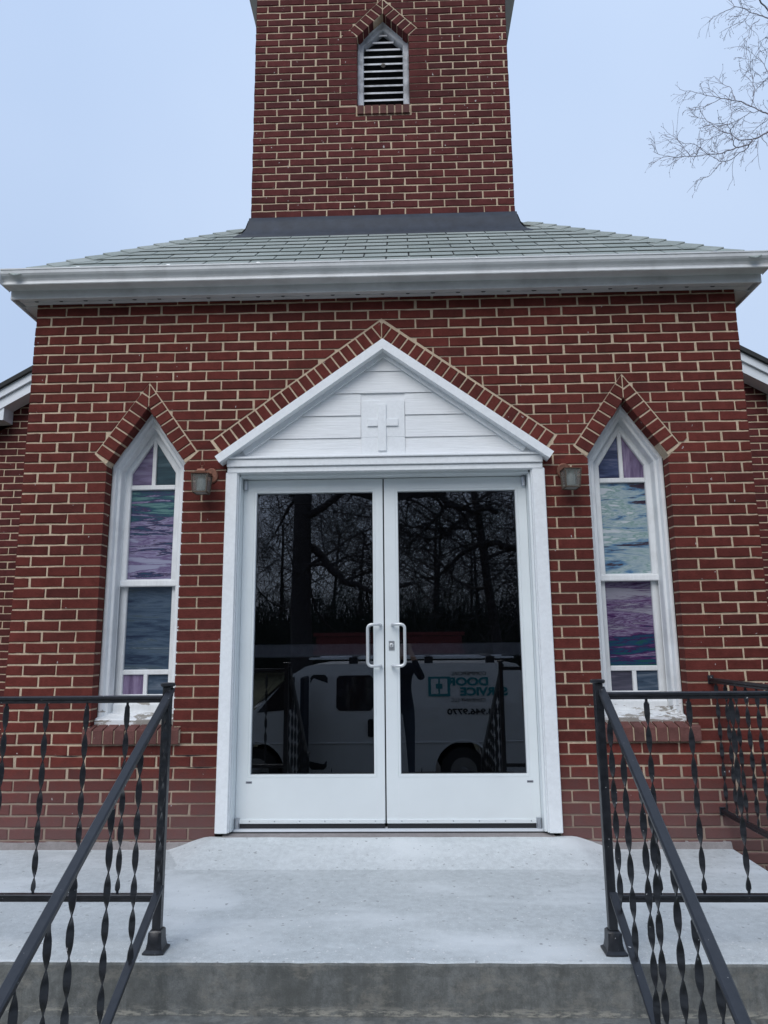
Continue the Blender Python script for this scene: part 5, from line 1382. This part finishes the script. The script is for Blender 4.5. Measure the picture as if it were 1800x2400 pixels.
# ================================================================== PHOTOGRAPHER (behind the camera, faintly mirrored)
def person():
    x0, y0, gz = .07, -4.86, EARTH+.004
    p = empty('person', (x0, y0, gz), 'person in dark jacket and jeans holding up a phone, mirrored in the door glass', 'person')
    J = {'pel': (0, 0, .95), 'waist': (0, .0, 1.10), 'chest': (0, 0, 1.30), 'neck0': (0, .0, 1.47), 'neck': (0, .02, 1.53), 'head': (0, .04, 1.62), 'top': (0, .03, 1.73),
         'shL': (-.18, 0, 1.42), 'elL': (-.17, .22, 1.26), 'wrL': (.02, .36, 1.58), 'haL': (.035, .40, 1.64), 'shR': (.18, 0, 1.42), 'elR': (.27, .20, 1.27), 'wrR': (.13, .36, 1.60), 'haR': (.10, .40, 1.66),
         'hipL': (-.09, 0, .90), 'knL': (-.11, .03, .50), 'anL': (-.12, 0, .09), 'toL': (-.13, .17, .03), 'hipR': (.09, 0, .90), 'knR': (.11, .03, .50), 'anR': (.12, 0, .09), 'toR': (.14, .17, .03)}
    rad = {'pel': .145, 'waist': .135, 'chest': .155, 'neck0': .075, 'neck': .055, 'head': .085, 'top': .060, 'shL': .070, 'elL': .050, 'wrL': .032, 'haL': .034, 'shR': .070, 'elR': .050, 'wrR': .032, 'haR': .034,
           'hipL': .095, 'knL': .065, 'anL': .045, 'toL': .038, 'hipR': .095, 'knR': .065, 'anR': .045, 'toR': .038}
    E_ = [('pel', 'waist'), ('waist', 'chest'), ('chest', 'neck0'), ('neck0', 'neck'), ('neck', 'head'), ('head', 'top'), ('chest', 'shL'), ('shL', 'elL'), ('elL', 'wrL'), ('wrL', 'haL'), ('chest', 'shR'), ('shR', 'elR'), ('elR', 'wrR'), ('wrR', 'haR'),
          ('pel', 'hipL'), ('hipL', 'knL'), ('knL', 'anL'), ('anL', 'toL'), ('pel', 'hipR'), ('hipR', 'knR'), ('knR', 'anR'), ('anR', 'toR')]
    names = list(J); me = bpy.data.meshes.new('body'); me.from_pydata([J[n] for n in names], [(names.index(a), names.index(b)) for a, b in E_], [])
    o = bpy.data.objects.new('body', me); COL.objects.link(o); sk = o.modifiers.new('skin', 'SKIN'); sv = me.skin_vertices[0].data
    for i, n in enumerate(names): r = rad[n]; sv[i].radius = (r, r*(.72 if n in ('pel', 'waist', 'chest') else 1)); sv[i].use_root = n == 'pel'
    ss = o.modifiers.new('sub', 'SUBSURF'); ss.levels = 2; ss.render_levels = 2
    dg = bpy.context.evaluated_depsgraph_get(); m2 = bpy.data.meshes.new_from_object(o.evaluated_get(dg)); bpy.data.objects.remove(o)
    m2.materials.clear()
    for k in ('jacket', 'jeans', 'skin', 'tyre'): m2.materials.append(M[k])
    for f in m2.polygons:
        c = f.center; f.use_smooth = True
        f.material_index = 2 if c.z > 1.505 else (3 if c.z < .08 else (1 if c.z < .88 else 0))
    ob = bpy.data.objects.new('body', m2); COL.objects.link(ob); ob.parent = p
    # hair, face features
    h = MB(); 
    for j in range(7):
        for k in range(14):
            th_ = math.pi*.55*j/6; ph = 2*math.pi*k/14
            h.v.append((.088*math.sin(th_)*math.cos(ph), .02+.098*math.sin(th_)*math.sin(ph)-(.012), 1.655+.095*math.cos(th_)+(.03 if math.sin(ph) > .3 else -.02)*math.sin(th_)))
    for j in range(6):
        for k in range(14): h.f.append((j*14+k, j*14+(k+1) % 14, (j+1)*14+(k+1) % 14, (j+1)*14+k))
    h.build('hair', M['hair'], p, smooth=True)
    nb = MB(); nb.tube([(0, .125, 1.645), (0, .142, 1.615), (0, .128, 1.605)], [.008, .014, .010], 8); nb.build('nose', M['skin'], p, smooth=True)
    eb = MB()
    for s in (-1, 1): eb.tube([(s*.032, .118, 1.642), (s*.032, .126, 1.642)], [.011, .006], 10)
    eb.build('eyes', M['gap'], p)
    # fingers curled round the phone
    for s, hx_ in ((-1, .035), (1, .10)):
        for i in range(4):
            z = 1.635+.020*i; f = MB()
            bx = hx_+(.0); f.tube([(bx, .405, z), (bx+s*.028-.0, .432, z+.004), (CAM[0]-x0+s*.040, .462, z+.006), (CAM[0]-x0+s*.028, .472, z+.006)], [.010, .0095, .0085, .007], 7); f.build('finger', M['skin'], p, smooth=True)
        f = MB(); f.tube([(hx_, .39, 1.64), (hx_+s*.01, .425, 1.655), (CAM[0]-x0+s*.022, .447, 1.68)], [.012, .011, .009], 7); f.build('thumb', M['skin'], p, smooth=True)
    ph_ = MB(); ph_.box(-.036, .036, -.0045, .0045, -.10, .048, .002)
    po = ph_.build('phone', M['gap']); po.location = (CAM[0], CAM[1]-.032, CAM[2]-.006); tag(po, 'dark phone held up by the person on the walk in front of the doors', 'phone')
person()
